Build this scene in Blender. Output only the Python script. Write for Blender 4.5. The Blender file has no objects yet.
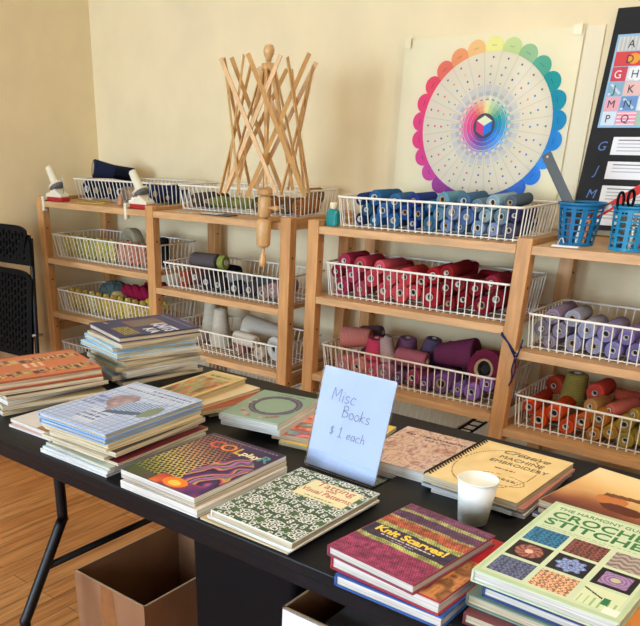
import bpy, bmesh, math, random
import numpy as np
from mathutils import Vector, Matrix, Euler
R = math.radians
PI = math.pi
rnd = random.Random(7)
scene = bpy.context.scene
C = scene.collection

# ------------------------------------------------------------------ colour and materials
def lin(c):
    return tuple(((v/255)/12.92 if v/255 <= .04045 else ((v/255+.055)/1.055)**2.4) for v in c)

def setin(b, names, v):
    for n in names:
        if n in b.inputs:
            b.inputs[n].default_value = v
            return

MATS = {}
def mat(name, rgb, rough=.6, var=.0, scale=30., bump=0., metal=0., spec=.5, stretch=(1, 1, 1), kind='noise', rgb2=None, alpha=1., emit=None):
    if name in MATS:
        return MATS[name]
    m = bpy.data.materials.new(name); m.use_nodes = True
    nt = m.node_tree; b = nt.nodes['Principled BSDF']
    c = lin(rgb)
    b.inputs['Base Color'].default_value = (*c, 1)
    b.inputs['Roughness'].default_value = rough
    b.inputs['Metallic'].default_value = metal
    setin(b, ('Specular IOR Level', 'Specular'), spec)
    if var or bump or rgb2:
        tc = nt.nodes.new('ShaderNodeTexCoord'); mp = nt.nodes.new('ShaderNodeMapping')
        mp.inputs['Scale'].default_value = stretch
        nt.links.new(tc.outputs['Object'], mp.inputs['Vector'])
        if kind == 'noise':
            n = nt.nodes.new('ShaderNodeTexNoise'); n.inputs['Scale'].default_value = scale; n.inputs['Detail'].default_value = 4
            out = n.outputs['Fac']
        elif kind == 'wave':
            n = nt.nodes.new('ShaderNodeTexWave'); n.inputs['Scale'].default_value = scale
            n.bands_direction = 'Z'; n.inputs['Distortion'].default_value = 2.5; n.inputs['Detail'].default_value = 2
            out = n.outputs['Fac']
        else:
            n = nt.nodes.new('ShaderNodeTexVoronoi'); n.inputs['Scale'].default_value = scale
            out = n.outputs['Distance']
        nt.links.new(mp.outputs['Vector'], n.inputs['Vector'])
        if var or rgb2:
            r = nt.nodes.new('ShaderNodeValToRGB')
            if rgb2:
                c2 = lin(rgb2)
            else:
                c2 = tuple(max(0, v*(1-var)) for v in c); c = tuple(min(1, v*(1+var*.6)) for v in c)
            r.color_ramp.elements[0].color = (*c2, 1); r.color_ramp.elements[0].position = .3
            r.color_ramp.elements[1].color = (*c, 1); r.color_ramp.elements[1].position = .7
            nt.links.new(out, r.inputs['Fac']); nt.links.new(r.outputs['Color'], b.inputs['Base Color'])
        if bump:
            bp = nt.nodes.new('ShaderNodeBump'); bp.inputs['Strength'].default_value = bump; bp.inputs['Distance'].default_value = .004
            nt.links.new(out, bp.inputs['Height']); nt.links.new(bp.outputs['Normal'], b.inputs['Normal'])
    MATS[name] = m
    return m

def art_mat(name, rough=.35, spec=.5, bump=0.):
    if name in MATS: return MATS[name]
    m = bpy.data.materials.new(name); m.use_nodes = True
    nt = m.node_tree; b = nt.nodes['Principled BSDF']
    a = nt.nodes.new('ShaderNodeVertexColor'); a.layer_name = 'art'
    nt.links.new(a.outputs['Color'], b.inputs['Base Color'])
    b.inputs['Roughness'].default_value = rough; setin(b, ('Specular IOR Level', 'Specular'), spec)
    MATS[name] = m
    return m

def clear_mat(name, amount=.12, rough=.05, tint=(1, 1, 1)):
    if name in MATS: return MATS[name]
    m = bpy.data.materials.new(name); m.use_nodes = True
    nt = m.node_tree; nt.nodes.clear()
    o = nt.nodes.new('ShaderNodeOutputMaterial'); mx = nt.nodes.new('ShaderNodeMixShader')
    t = nt.nodes.new('ShaderNodeBsdfTransparent'); g = nt.nodes.new('ShaderNodeBsdfGlossy')
    f = nt.nodes.new('ShaderNodeFresnel'); f.inputs['IOR'].default_value = 1.45
    ma = nt.nodes.new('ShaderNodeMath'); ma.operation = 'ADD'; ma.inputs[1].default_value = amount
    ma.use_clamp = True
    g.inputs['Roughness'].default_value = rough; g.inputs['Color'].default_value = (1, 1, 1, 1)
    t.inputs['Color'].default_value = (*tint, 1)
    nt.links.new(f.outputs[0], ma.inputs[0]); nt.links.new(ma.outputs[0], mx.inputs[0])
    nt.links.new(t.outputs[0], mx.inputs[1]); nt.links.new(g.outputs[0], mx.inputs[2])
    nt.links.new(mx.outputs[0], o.inputs['Surface'])
    MATS[name] = m
    return m

# ------------------------------------------------------------------ mesh builder
class MB:
    def __init__(self): self.v = []; self.f = []; self.m = []; self.c = []; self.s = []
    def add(self, vs, fs, mi=0, smooth=False, col=None):
        o = len(self.v); self.v += [tuple(p) for p in vs]
        for f in fs:
            self.f.append([i+o for i in f]); self.m.append(mi); self.s.append(smooth); self.c.append(col)
        return self
    def box(self, lo, hi, mi=0, M=None, col=None):
        x0, y0, z0 = lo; x1, y1, z1 = hi
        vs = [(x0,y0,z0),(x1,y0,z0),(x1,y1,z0),(x0,y1,z0),(x0,y0,z1),(x1,y0,z1),(x1,y1,z1),(x0,y1,z1)]
        if M is not None: vs = [tuple(M @ Vector(p)) for p in vs]
        return self.add(vs, [(0,3,2,1),(4,5,6,7),(0,1,5,4),(1,2,6,5),(2,3,7,6),(3,0,4,7)], mi, False, col)
    def bar(self, a, b, w, t, mi=0, up=(0,0,1)):
        a = Vector(a); b = Vector(b); d = (b-a); L = d.length; d.normalize()
        u = Vector(up); s = d.cross(u)
        if s.length < 1e-4: s = d.cross(Vector((1,0,0)))
        s.normalize(); u = s.cross(d)
        vs = []
        for p in (a, b):
            for sx, sy in ((-1,-1),(1,-1),(1,1),(-1,1)):
                vs.append(p + s*(sx*w/2) + u*(sy*t/2))
        return self.add(vs, [(0,3,2,1),(4,5,6,7),(0,1,5,4),(1,2,6,5),(2,3,7,6),(3,0,4,7)], mi)
    def tube(self, pts, r, n=6, mi=0, closed=False, caps=True):
        pts = [Vector(p) for p in pts]; N = len(pts)
        rs = r if isinstance(r, (list, tuple)) else [r]*N
        vs = []; prev = None
        for i, p in enumerate(pts):
            if closed: d = pts[(i+1) % N]-pts[i-1]
            elif i == 0: d = pts[1]-pts[0]
            elif i == N-1: d = pts[-1]-pts[-2]
            else: d = (pts[i+1]-p).normalized()+(p-pts[i-1]).normalized()
            if d.length < 1e-9: d = Vector((0,0,1))
            d.normalize()
            if prev is None:
                a = Vector((0,0,1)) if abs(d.z) < .9 else Vector((1,0,0))
                u = d.cross(a).normalized()
            else:
                u = (prev - d*prev.dot(d))
                if u.length < 1e-6: u = d.cross(Vector((1,0,0)))
                u.normalize()
            prev = u; w = d.cross(u)
            for k in range(n):
                t = 2*PI*k/n + PI/n
                vs.append(p + u*(math.cos(t)*rs[i]) + w*(math.sin(t)*rs[i]))
        fs = []
        for i in range(N if closed else N-1):
            j = (i+1) % N
            for k in range(n):
                fs.append((i*n+k, i*n+(k+1) % n, j*n+(k+1) % n, j*n+k))
        if caps and not closed:
            fs.append(tuple(range(n-1, -1, -1))); fs.append(tuple((N-1)*n+k for k in range(n)))
        return self.add(vs, fs, mi, n > 5)
    def lathe(self, prof, n=24, mi=0, M=None, smooth=True, closed=False):
        vs = []
        for r, z in prof:
            for k in range(n):
                t = 2*PI*k/n
                p = Vector((r*math.cos(t), r*math.sin(t), z))
                vs.append(M @ p if M is not None else p)
        fs = []; N = len(prof)
        for i in range(N if closed else N-1):
            j = (i+1) % N
            for k in range(n):
                fs.append((i*n+k, i*n+(k+1) % n, j*n+(k+1) % n, j*n+k))
        if not closed:
            if prof[0][0] > 1e-5: fs.append(tuple(range(n-1, -1, -1)))
            if prof[-1][0] > 1e-5: fs.append(tuple((N-1)*n+k for k in range(n)))
        return self.add(vs, fs, mi, smooth)
    def disc(self, c, rx, rz, y, n, mi, col=None, a0=0, a1=2*PI):
        # a disc in the XZ plane facing -Y
        vs = [(c[0], y, c[1])]+[(c[0]+rx*math.sin(a0+(a1-a0)*k/n), y, c[1]+rz*math.cos(a0+(a1-a0)*k/n)) for k in range(n+1)]
        return self.add(vs, [(0, k+1, k+2) for k in range(n)], mi, False, col)
    def mesh(self, name, mats):
        me = bpy.data.meshes.new(name)
        me.from_pydata([tuple(p) for p in self.v], [], self.f)
        for m in mats: me.materials.append(m)
        me.polygons.foreach_set('material_index', self.m)
        me.polygons.foreach_set('use_smooth', self.s)
        if any(c is not None for c in self.c):
            at = me.color_attributes.new('art', 'FLOAT_COLOR', 'CORNER')
            buf = []
            for f, c in zip(self.f, self.c):
                cc = (*lin(c), 1.) if c is not None else (1., 1., 1., 1.)
                buf += list(cc)*len(f)
            at.data.foreach_set('color', buf)
        me.update()
        return me
    def build(self, name, mats, parent=None, fix=True, bevel=0., loc=None, rot=None):
        if not isinstance(mats, (list, tuple)): mats = [mats]
        me = self.mesh(name, mats)
        if fix or bevel:
            bm = bmesh.new(); bm.from_mesh(me)
            if fix: bmesh.ops.recalc_face_normals(bm, faces=bm.faces)
            if bevel:
                es = [e for e in bm.edges if len(e.link_faces) == 2 and e.calc_face_angle(0) > .6]
                bmesh.ops.bevel(bm, geom=es, offset=bevel, segments=2, affect='EDGES', profile=.5)
            bm.to_mesh(me); bm.free()
        o = bpy.data.objects.new(name, me); C.objects.link(o)
        if parent is not None: o.parent = parent
        if loc is not None: o.location = loc
        if rot is not None: o.rotation_euler = rot
        return o

def tag(o, label, cat, group=None, kind=None):
    o['label'] = label; o['category'] = cat
    if group: o['group'] = group
    if kind: o['kind'] = kind
    return o
def thing(name, label, cat, loc=(0,0,0), rot=(0,0,0), group=None):
    o = bpy.data.objects.new(name, None); o.empty_display_size = .02; C.objects.link(o)
    o.location = loc; o.rotation_euler = rot
    return tag(o, label, cat, group)
def struct(o): o['kind'] = 'structure'; return o
def inst(name, me, parent, m=None):
    o = bpy.data.objects.new(name, me); C.objects.link(o); o.parent = parent
    if m is not None:
        o.material_slots[0].link = 'OBJECT'; o.material_slots[0].material = m
    return o
def sub(prof_pts, n=8):
    """round polyline corners with a Catmull-Rom spline"""
    P = [Vector(p) for p in prof_pts]; P = [P[0]*2-P[1]]+P+[P[-1]*2-P[-2]]
    out = []
    for i in range(1, len(P)-2):
        for k in range(n):
            t = k/n; a, b, c, d = P[i-1:i+3]
            out.append(.5*((2*b)+(c-a)*t+(2*a-5*b+4*c-d)*t*t+(3*b-a-3*c+d)*t**3))
    out.append(P[-2]); return out
def ordinal(n):
    return ['first','second','third','fourth','fifth','sixth','seventh','eighth','ninth','tenth','eleventh','twelfth','thirteenth','fourteenth','fifteenth','sixteenth','seventeenth','eighteenth','nineteenth','twentieth'][n-1] if n <= 20 else '%dth' % n

def text_mesh(body, size, align='LEFT', shear=0., offset=0., extrude=.0002):
    cu = bpy.data.curves.new('txt', 'FONT'); cu.body = body; cu.size = size; cu.align_x = align; cu.shear = shear
    cu.offset = offset; cu.extrude = extrude; cu.resolution_u = 3
    o = bpy.data.objects.new('txt', cu); C.objects.link(o)
    dg = bpy.context.evaluated_depsgraph_get(); dg.update()
    me = bpy.data.meshes.new_from_object(o.evaluated_get(dg))
    bpy.data.objects.remove(o); bpy.data.curves.remove(cu)
    return me
def text(name, body, size, m, parent, loc, rot=(0,0,0), align='LEFT', shear=0., offset=0., width=None, extrude=.0002):
    me = text_mesh(body, size, align, shear, offset, extrude); me.name = name
    o = bpy.data.objects.new(name, me); C.objects.link(o)
    me.materials.clear(); me.materials.append(m)
    o.parent = parent; o.location = loc; o.rotation_euler = rot
    if width is not None:
        xs = [v.co.x for v in me.vertices]; w = max(xs)-min(xs)
        for v in me.vertices: v.co.x *= width/w
    return o

# ------------------------------------------------------------------ palette
PINE = mat('pine_upright', (206,150,92), .5, .22, 9., .05, stretch=(6,6,.7))
PINE_X = mat('pine_board', (214,166,114), .5, .22, 9., .05, stretch=(.7,6,6))
PINE_Y = mat('pine_rail', (196,146,92), .5, .22, 9., .05, stretch=(6,.7,6))
BEECH = mat('swift_wood', (214,166,104), .42, .15, 14., .0, stretch=(6,6,.8))
BEECH_L = mat('swift_handle_wood', (216,170,112), .38, .12, 12., .0, stretch=(6,6,.8))
WIRE = mat('white_coated_wire', (246,240,226), .35)
BLACK = mat('black_table_laminate', (13,14,18), .45, .2, 60., .02, spec=.22)
BLACK_EDGE = mat('black_table_edging', (12,14,20), .38, spec=.22)
BLACKM = mat('black_steel', (11,11,14), .42, spec=.3)
BLACKP = mat('black_plastic', (9,10,14), .55, spec=.14)
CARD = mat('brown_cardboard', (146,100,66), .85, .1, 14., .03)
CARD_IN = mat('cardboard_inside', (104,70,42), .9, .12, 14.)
CARD_EDGE = mat('cardboard_edge', (205,170,130), .9)
PAGE = mat('paper_edges_cream', (232,218,188), .8, .22, 40., .15, stretch=(.15,.15,9), rgb2=(150,130,98))
PAGE_W = mat('paper_edges_white', (236,232,222), .8, .2, 40., .15, stretch=(.15,.15,9), rgb2=(172,164,152))
WHITE = mat('white_paper', (238,238,236), .6)
ART = art_mat('printed_cover', .45, .25)
ART_M = art_mat('printed_paper', .6, .3)
CORE = mat('cardboard_core', (178,150,112), .8)
CORE_W = mat('white_core', (200,192,178), .6)
CORE_D = mat('dark_core_and_hole_shade', (48,44,44), .6)

# ------------------------------------------------------------------ camera
cam_d = bpy.data.cameras.new('camera'); cam = bpy.data.objects.new('camera', cam_d); C.objects.link(cam)
yaw, pit, rol = R(40.94), R(25.48), R(.30)
fw = Vector((-math.sin(yaw)*math.cos(pit), math.cos(yaw)*math.cos(pit), -math.sin(pit)))
rt = Vector((math.cos(yaw), math.sin(yaw), 0)); upv = rt.cross(fw)
r2 = rt*math.cos(rol)+upv*math.sin(rol); u2 = upv*math.cos(rol)-rt*math.sin(rol)
cam.matrix_world = Matrix(((r2.x,u2.x,-fw.x,0),(r2.y,u2.y,-fw.y,0),(r2.z,u2.z,-fw.z,1.39),(0,0,0,1)))
cam_d.sensor_fit = 'HORIZONTAL'; cam_d.sensor_width = 36; cam_d.lens = 36*769.7/640
cam_d.shift_x = (320-237.9)/640; cam_d.shift_y = (500.9-313)/640
cam_d.clip_start = .05
scene.camera = cam

# ------------------------------------------------------------------ room
WX0, WX1, WY0, WY1, WZ = -3.79, 1.9, -2.7, 3.13, 2.65
WALL = mat('cream_painted_plaster', (240,220,178), .85, .05, 5., .02)
def floor_mat():
    m = bpy.data.materials.new('oak_floorboards'); m.use_nodes = True; nt = m.node_tree; b = nt.nodes['Principled BSDF']
    tc = nt.nodes.new('ShaderNodeTexCoord'); mp = nt.nodes.new('ShaderNodeMapping'); mp.inputs['Rotation'].default_value = (0,0,PI/2)
    br = nt.nodes.new('ShaderNodeTexBrick'); br.inputs['Scale'].default_value = 1
    br.inputs['Brick Width'].default_value = .9; br.inputs['Row Height'].default_value = .075
    br.inputs['Mortar Size'].default_value = .0012; br.offset = .37
    br.inputs['Color1'].default_value = (*lin((214,146,82)),1); br.inputs['Color2'].default_value = (*lin((198,126,64)),1)
    br.inputs['Mortar'].default_value = (*lin((88,50,24)),1)
    mp2 = nt.nodes.new('ShaderNodeMapping'); mp2.inputs['Scale'].default_value = (22,1.6,1)
    n = nt.nodes.new('ShaderNodeTexNoise'); n.inputs['Scale'].default_value = 2.2; n.inputs['Detail'].default_value = 6; n.inputs['Distortion'].default_value = .6
    mx = nt.nodes.new('ShaderNodeMix'); mx.data_type = 'RGBA'; mx.blend_type = 'MULTIPLY'; mx.inputs[0].default_value = .75
    rp = nt.nodes.new('ShaderNodeValToRGB'); rp.color_ramp.elements[0].color = (.45,.36,.28,1); rp.color_ramp.elements[0].position = .32
    rp.color_ramp.elements[1].color = (1,1,1,1); rp.color_ramp.elements[1].position = .6
    L = nt.links.new
    L(tc.outputs['Object'], mp.inputs[0]); L(mp.outputs[0], br.inputs['Vector']); L(tc.outputs['Object'], mp2.inputs[0]); L(mp2.outputs[0], n.inputs['Vector'])
    L(n.outputs['Fac'], rp.inputs[0]); L(br.outputs['Color'], mx.inputs[6]); L(rp.outputs['Color'], mx.inputs[7]); L(mx.outputs[2], b.inputs['Base Color'])
    b.inputs['Roughness'].default_value = .33
    return m
struct(MB().box((WX0-.1,WY0-.1,-.1),(WX1+.1,WY1+.1,0)).build('floor', floor_mat()))
struct(MB().box((WX0-.1,WY0-.1,WZ),(WX1+.1,WY1+.1,WZ+.1)).build('ceiling', mat('white_ceiling', (236,230,214), .9)))
struct(MB().box((WX0-.1,WY1,0),(WX1+.1,WY1+.1,WZ)).build('wall_back', WALL))
struct(MB().box((WX0-.1,WY0,0),(WX0,WY1,WZ)).build('wall_left', WALL))
struct(MB().box((WX1,WY0,0),(WX1+.1,WY1,WZ)).build('wall_right', WALL))
WINS = [(-3.3,-1.5,.85,2.25), (-.5,1.3,.85,2.25)]
wf = MB(); wf.box((WX0-.1,WY0-.1,0),(WX1+.1,WY0,.85)).box((WX0-.1,WY0-.1,2.25),(WX1+.1,WY0,WZ))
wf.box((WX0-.1,WY0-.1,.85),(-3.3,WY0,2.25)).box((-1.5,WY0-.1,.85),(-.5,WY0,2.25)).box((1.3,WY0-.1,.85),(WX1+.1,WY0,2.25))
struct(wf.build('wall_front', WALL))
TRIM = mat('white_trim_paint', (236,232,222), .45)
for k, (a, b, z0, z1) in enumerate(WINS):
    f = MB()
    for x in (a, (a+b)/2-.02, b-.04): f.box((x,WY0-.09,z0),(x+.04,WY0-.03,z1))
    for z in (z0, (z0+z1)/2-.02, z1-.04): f.box((a,WY0-.088,z),(b,WY0-.032,z+.04))
    w = struct(f.build('window_%d' % (k+1), TRIM))
    MB().box((a,WY0-.062,z0),(b,WY0-.058,z1)).build('pane', clear_mat('window_glass', .0, .0), w)
bb = struct(MB().box((WX0+.012,WY1-.015,0),(WX1,WY1,.10)).build('baseboard_back', TRIM, bevel=.003))
bl = struct(MB().box((WX0,WY0,0),(WX0+.012,WY1-.0,.10)).build('baseboard_left', TRIM, bevel=.003))

# ------------------------------------------------------------------ light
def area(name, loc, rot, sx, sy, power, col):
    l = bpy.data.lights.new(name, 'AREA'); l.shape = 'RECTANGLE'; l.size = sx; l.size_y = sy; l.energy = power; l.color = col
    o = bpy.data.objects.new(name, l); C.objects.link(o); o.location = loc; o.rotation_euler = rot
    return o
area('daylight_window', (-2.4,WY0-.25,1.6), (R(90),0,0), 1.8, 1.45, 190, (.60,.79,1.0))
area('daylight_window', (.4,WY0-.25,1.6), (R(90),0,0), 1.8, 1.45, 60, (.70,.85,1.0))
# unseen ceiling lamp, added for warm light on the upper wall
lamp = thing('unseen_ceiling_lamp', 'unseen ceiling lamp added above the table for warm light', 'lamp', (-.15,1.25,WZ))
MB().lathe([(.0,0),(.09,0),(.09,-.03),(.0,-.03)], 24).build('lamp_base', TRIM, lamp)
gm = mat('lamp_glass', (255,240,215), .4)
nb = gm.node_tree.nodes['Principled BSDF']; nb.inputs['Emission Color'].default_value = (1,.85,.63,1); nb.inputs['Emission Strength'].default_value = 50
MB().lathe([(.0,-.14),(.08,-.13),(.14,-.09),(.15,-.05),(.12,-.03),(0,-.03)], 28).build('lamp_shade', gm, lamp)
w = bpy.data.worlds.new('sky'); scene.world = w; w.use_nodes = True
w.node_tree.nodes['Background'].inputs[0].default_value = (.62,.76,1,1); w.node_tree.nodes['Background'].inputs[1].default_value = 1.0
scene.view_settings.view_transform = 'Standard'; scene.view_settings.look = 'None'
scene.view_settings.gamma = 1; scene.view_settings.use_curve_mapping = False
scene.view_settings.exposure = .50

# ------------------------------------------------------------------ shelving units
SF, SB = 2.60, 3.07       # front and back of the uprights
def frame(root, x, tie_z=(1.06,.40,.12), w=.052):
    for nm, y0 in (('front_post', SF), ('back_post', SB-.044)):
        b = MB().box((x-w/2,y0,0),(x+w/2,y0+.044,1.088))
        p = b.build(nm, PINE, root, bevel=.003)
        for zz in (.93, .66, .40):
            MB().lathe([(.0,-.0008),(.0045,-.0008),(.0045,.0008),(.0,.0008)], 8, 0, Matrix.Translation((x+w/2+.0002,y0+.022,zz)) @ Matrix.Rotation(PI/2,4,'Y')).build('peg_hole', mat('peg_hole_dark', (52,34,20), .9), p)
    for z in tie_z:
        MB().box((x-.02,SF+.044,z-.022),(x+.02,SB-.044,z+.022)).build('side_rail', PINE_Y, root, bevel=.002)
def shelf(root, x0, x1, z):
    b = MB()
    b.box((x0,SF+.002,z-.028),(x1,SF+.022,z))           # front lip
    n = 5; wd = (SB-SF-.024)/n
    for k in range(n):
        b.box((x0,SF+.022+k*wd+.0006,z-.018),(x1,SF+.022+(k+1)*wd-.0006,z))
    return b.build('shelf_board', PINE_X, root, bevel=.0015)
u1 = thing('shelving_unit', 'long pine shelving unit at the left with yarn baskets and wooden swift', 'shelf', (-2.82,2.83,0))
def rel(root):
    root_loc = Vector(root.location)
    for ch in root.children:
        ch.matrix_parent_inverse = Matrix.Translation(-root_loc)
        for g in ch.children: pass
XA, XB, XC = -3.665, -2.815, -2.010
for x in (XA, XB, XC): frame(u1, x)
for z in (1.066,.777,.487,.195): shelf(u1, XA+.027, XB-.027, z)
for z in (1.066,.720,.440,.195): shelf(u1, XB+.027, XC-.027, z)
rel(u1)
u2 = thing('shelving_unit', 'pine shelving unit at the right with blue, red and purple yarn baskets', 'shelf', (-1.03,2.83,0))
XD, XE, XF = -1.872, -1.022, -.19
for x in (XD, XE, XF): frame(u2, x)
for z in (1.066,.797,.476,.195): shelf(u2, XD+.027, XE-.027, z)
for z in (1.066,.722,.436,.195): shelf(u2, XE+.027, XF-.027, z)
rel(u2)

# ------------------------------------------------------------------ wire baskets
def basket(label, x0, x1, z, h, yf=2.632, dep=.33, taper=.022, group='white wire baskets on the shelves'):
    w = x1-x0; t = thing('wire_basket', label, 'basket', ((x0+x1)/2, yf, z+.003), (0,0,0), group)
    hx = w/2
    def ring(k, zz, ins):
        a = hx-ins; y0 = ins; y1 = dep-ins; r = .02
        pts = []
        for cx, cy, a0 in ((a-r,y0+r,-PI/2),(a-r,y1-r,0),(-a+r,y1-r,PI/2),(-a+r,y0+r,PI)):
            for q in range(4): 
                an = a0+PI/2*q/3; pts.append((cx+r*math.cos(an), cy+r*math.sin(an), zz))
        return pts
    MB().tube(ring(0,h,0), .0042, 6, closed=True).build('rim', WIRE, t)
    b = MB(); r = .0022
    n = max(4, round((w-.04)/.0285))
    for i in range(n+1):
        f = -1+2*i/n; xt = f*(hx-.018); xb = f*(hx-.008-.018)
        b.tube([(xt,0,h),(xb,taper,0),(xb,dep-taper,0),(xt,dep,h)], r, 5)
    m = max(3, round((dep-.04)/.0285))
    for i in range(m+1):
        f = i/m; yt = .018+f*(dep-.036); yb = taper+.01+f*(dep-2*taper-.02)
        b.tube([(-hx,yt,h),(-hx+.008,yb,0)], r, 5); b.tube([(hx,yt,h),(hx-.008,yb,0)], r, 5)
    b.build('wire_sides', WIRE, t)
    c = MB()
    for q in range(4):
        yb = taper+.02+q*(dep-2*taper-.04)/3
        c.tube([(-hx+.008,yb,.0025),(hx-.008,yb,.0025)], .0024, 5)
    c.build('base_wires', WIRE, t)
    return t
basket('white wire basket on the top left shelf behind the yarn winders', -3.60, -2.86, 1.066, .102, 2.78, .27)
basket('white wire basket of olive and brown yarn behind the wooden swift', -2.765, -2.055, 1.066, .105, 2.74, .30)
basket('white wire basket of blue yarn on top of the right shelves', -1.79, -1.058, 1.066, .107, 2.63)
basket('white wire basket of yellow green skeins under the yarn winders', -3.63, -2.855, .777, .118)
basket('white wire basket of yellow skeins with teal and crimson yarn on top', -3.63, -2.855, .487, .118)
basket('white wire basket holding a dark red roll, lowest at the far left', -3.63, -2.855, .195, .118)
basket('white wire basket with a grey bobbin lying on top of it', -2.77, -2.05, .720, .115)
basket('white wire basket of cream and white yarn cones', -2.77, -2.05, .440, .105)
basket('white wire basket near the floor below the cream yarn cones', -2.77, -2.05, .195, .14)
basket('white wire basket full of red and crimson yarn', -1.83, -1.058, .797, .13)
basket('white wire basket of pink and purple yarn cones', -1.83, -1.058, .476, .12)
basket('empty white wire basket near the floor below the purple yarn', -1.82, -1.22, .195, .155)
basket('white wire basket of lilac yarn under the pencil baskets', -.985, -.225, .722, .12)
basket('white wire basket of orange and olive yarn at the right', -.985, -.225, .436, .12)

# ------------------------------------------------------------------ yarn
def yarn_mat(rgb):
    k = 'yarn_%d_%d_%d' % tuple(int(v) for v in rgb)
    return mat(k, rgb, .95, .22, 55., .35, spec=.15, kind='wave')
_ym = {}
def spool_mesh(ra, rb, L, hole):
    """wound body along +Z from 0 (radius ra, towards the viewer) to L (radius rb) and its hollow core"""
    key = (round(ra,3), round(rb,3), round(L,3), round(hole,3))
    if key not in _ym:
        e = min(.008, ra*.25)
        y = MB().lathe([(hole,.0),(ra-e,0),(ra-e*.3,e*.3),(ra,e),(rb,L-e),(rb-e*.3,L-e*.3),(rb-e,L),(hole,L)], 22, closed=True)
        me = y.mesh('yarn', [WIRE])
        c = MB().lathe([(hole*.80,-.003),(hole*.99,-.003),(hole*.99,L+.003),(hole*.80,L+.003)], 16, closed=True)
        c.lathe([(0,L*.06),(hole*.80,L*.06)], 16, 1)  # dark disc near the front end paints in the hole's shade
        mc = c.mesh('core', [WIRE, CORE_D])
        for q in (me, mc):
            bm = bmesh.new(); bm.from_mesh(q); bmesh.ops.recalc_face_normals(bm, faces=bm.faces); bm.to_mesh(q); bm.free()
        _ym[key] = (me, mc)
    return _ym[key]
def spool(label, rgb, loc, ra, rb=None, L=.15, hole=None, direction=(0,1,0), core=None, group=None, name='yarn_cone'):
    rb = ra if rb is None else rb; hole = ra*.3 if hole is None else hole
    d = Vector(direction).normalized(); q = Vector((0,0,1)).rotation_difference(d)
    t = thing(name, label, 'yarn', loc, q.to_euler(), group)
    a, b = spool_mesh(ra, rb, L, hole)
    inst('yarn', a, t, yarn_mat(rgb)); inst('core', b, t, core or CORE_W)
    return t
def pack(x0, x1, zb, radii, zmax, placed=None, seed=1, xs=None):
    """let circles settle between x0 and x1 on a floor at zb"""
    rg = random.Random(seed); out = list(placed or []); res = []
    for i, r in enumerate(radii):
        best = None
        N = 160
        for k in range(N+1):
            x = x0+r+(x1-x0-2*r)*k/N
            z = zb+r
            for (px, pz, pr) in out:
                dx = abs(px-x); s = pr+r+.0012
                if dx < s: z = max(z, pz+math.sqrt(s*s-dx*dx))
            if z+r*.4 > zmax: continue
            key = z + rg.random()*.004
            if xs is not None: key = z+abs(x-xs[i])*.35
            if best is None or key < best[0]: best = (key, x, z)
        if best is None: continue
        out.append((best[1], best[2], r)); res.append((i, best[1], best[2], r))
    return res
def lerp_cols(stops, t):
    t = max(0, min(.9999, t))*(len(stops)-1); i = int(t); f = t-i
    return tuple(stops[i][k]*(1-f)+stops[i+1][k]*f for k in range(3))
def cname(rgb):
    import colorsys
    h, s, v = colorsys.rgb_to_hsv(*[x/255 for x in rgb]); h *= 360
    if s < .14: return 'white' if v > .78 else ('grey' if v > .3 else 'black')
    if s < .3 and 20 < h < 60: return 'cream' if v > .7 else 'taupe'
    base = [(12,'red'),(28,'orange'),(44,'golden'),(68,'yellow'),(160,'green'),(192,'teal'),(250,'blue'),(290,'violet'),(328,'magenta'),(349,'pink'),(361,'red')]
    n = next(b for a, b in base if h < a)
    if n in ('orange','golden') and v < .55: n = 'brown'
    if n == 'yellow' and v < .65: n = 'olive'
    if n == 'violet' and s < .4: n = 'lilac'
    return ('dark ' if v < .42 else 'pale ' if s < .4 and v > .6 else '')+n
def fill(where, group, x0, x1, zb, zmax, yf, stops, rlist, seed, L=.16, placed=None, core=CORE_W, jit=14, cols=None, slope=.22, back=True):
    rg = random.Random(seed)
    got = pack(x0, x1, zb, rlist, zmax, placed, seed)
    rows = {}
    for (i, x, z, r) in got:
        k = 0 if z-r < zb+.012 else (1 if z-r < zb+.058 else 2)
        rows.setdefault(k, []).append((x, z, r, i))
    nm = {0: 'bottom', 1: 'middle' if 2 in rows else 'upper', 2: 'topmost'}
    for k, lst in rows.items():
        lst.sort()
        for q, (x, z, r, i) in enumerate(lst):
            c = lerp_cols(stops, (x-x0)/(x1-x0))
            j = rg.uniform(-jit, jit); c = tuple(int(max(4, min(250, round((v+j*(1 if u else .6)+rg.uniform(-jit,jit)*.4)/6)*6))) for u, v in enumerate(c))
            y = yf - (z-zb)*slope + rg.uniform(0,.022)
            hole = rg.choice((.34,.38,.42,.46))*r
            spool('%s yarn cone, %s from the left in the %s row of %s' % (cname(c), ordinal(q+1), nm[k], where), c, (x, y, z), r, r*rg.choice((.95,1.0,.9)), L*rg.uniform(.9,1.1), round(hole,3),
                  (rg.uniform(-.07,.07), 1, rg.uniform(-.02,.05)), rg.choice((core, core, CORE)), group)
    return got
# blue basket
rg = random.Random(3)
rl = [rg.choice((.021,.023,.025,.027)) for _ in range(17)]+[rg.choice((.022,.025,.028)) for _ in range(16)]+[rg.choice((.022,.026)) for _ in range(9)]
fill('the blue basket', 'blue yarn cones in the top right basket', -1.72, -1.07, 1.076, 1.20, 2.664,
     [(30,48,84),(58,104,148),(66,122,166),(44,84,138),(40,76,150),(64,118,156),(116,150,182),(66,100,140),(150,172,196),(112,130,156),(44,54,92)], rl, 4, .15, jit=20)
spool('navy blue yarn cone lying along the right end of the blue basket', (34,42,84), (-1.165,2.87,1.112), .026, .022, .07, None, (1,-.25,.1), CORE_W)
spool('teal blue yarn cone lying across the back of the blue basket', (62,128,150), (-1.55,2.90,1.150), .026, .026, .16, None, (1,.05,0))
spool('dark navy yarn cone lying across the back left of the blue basket', (30,44,92), (-1.70,2.88,1.125), .034, .03, .13, None, (1,.02,0))
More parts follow.
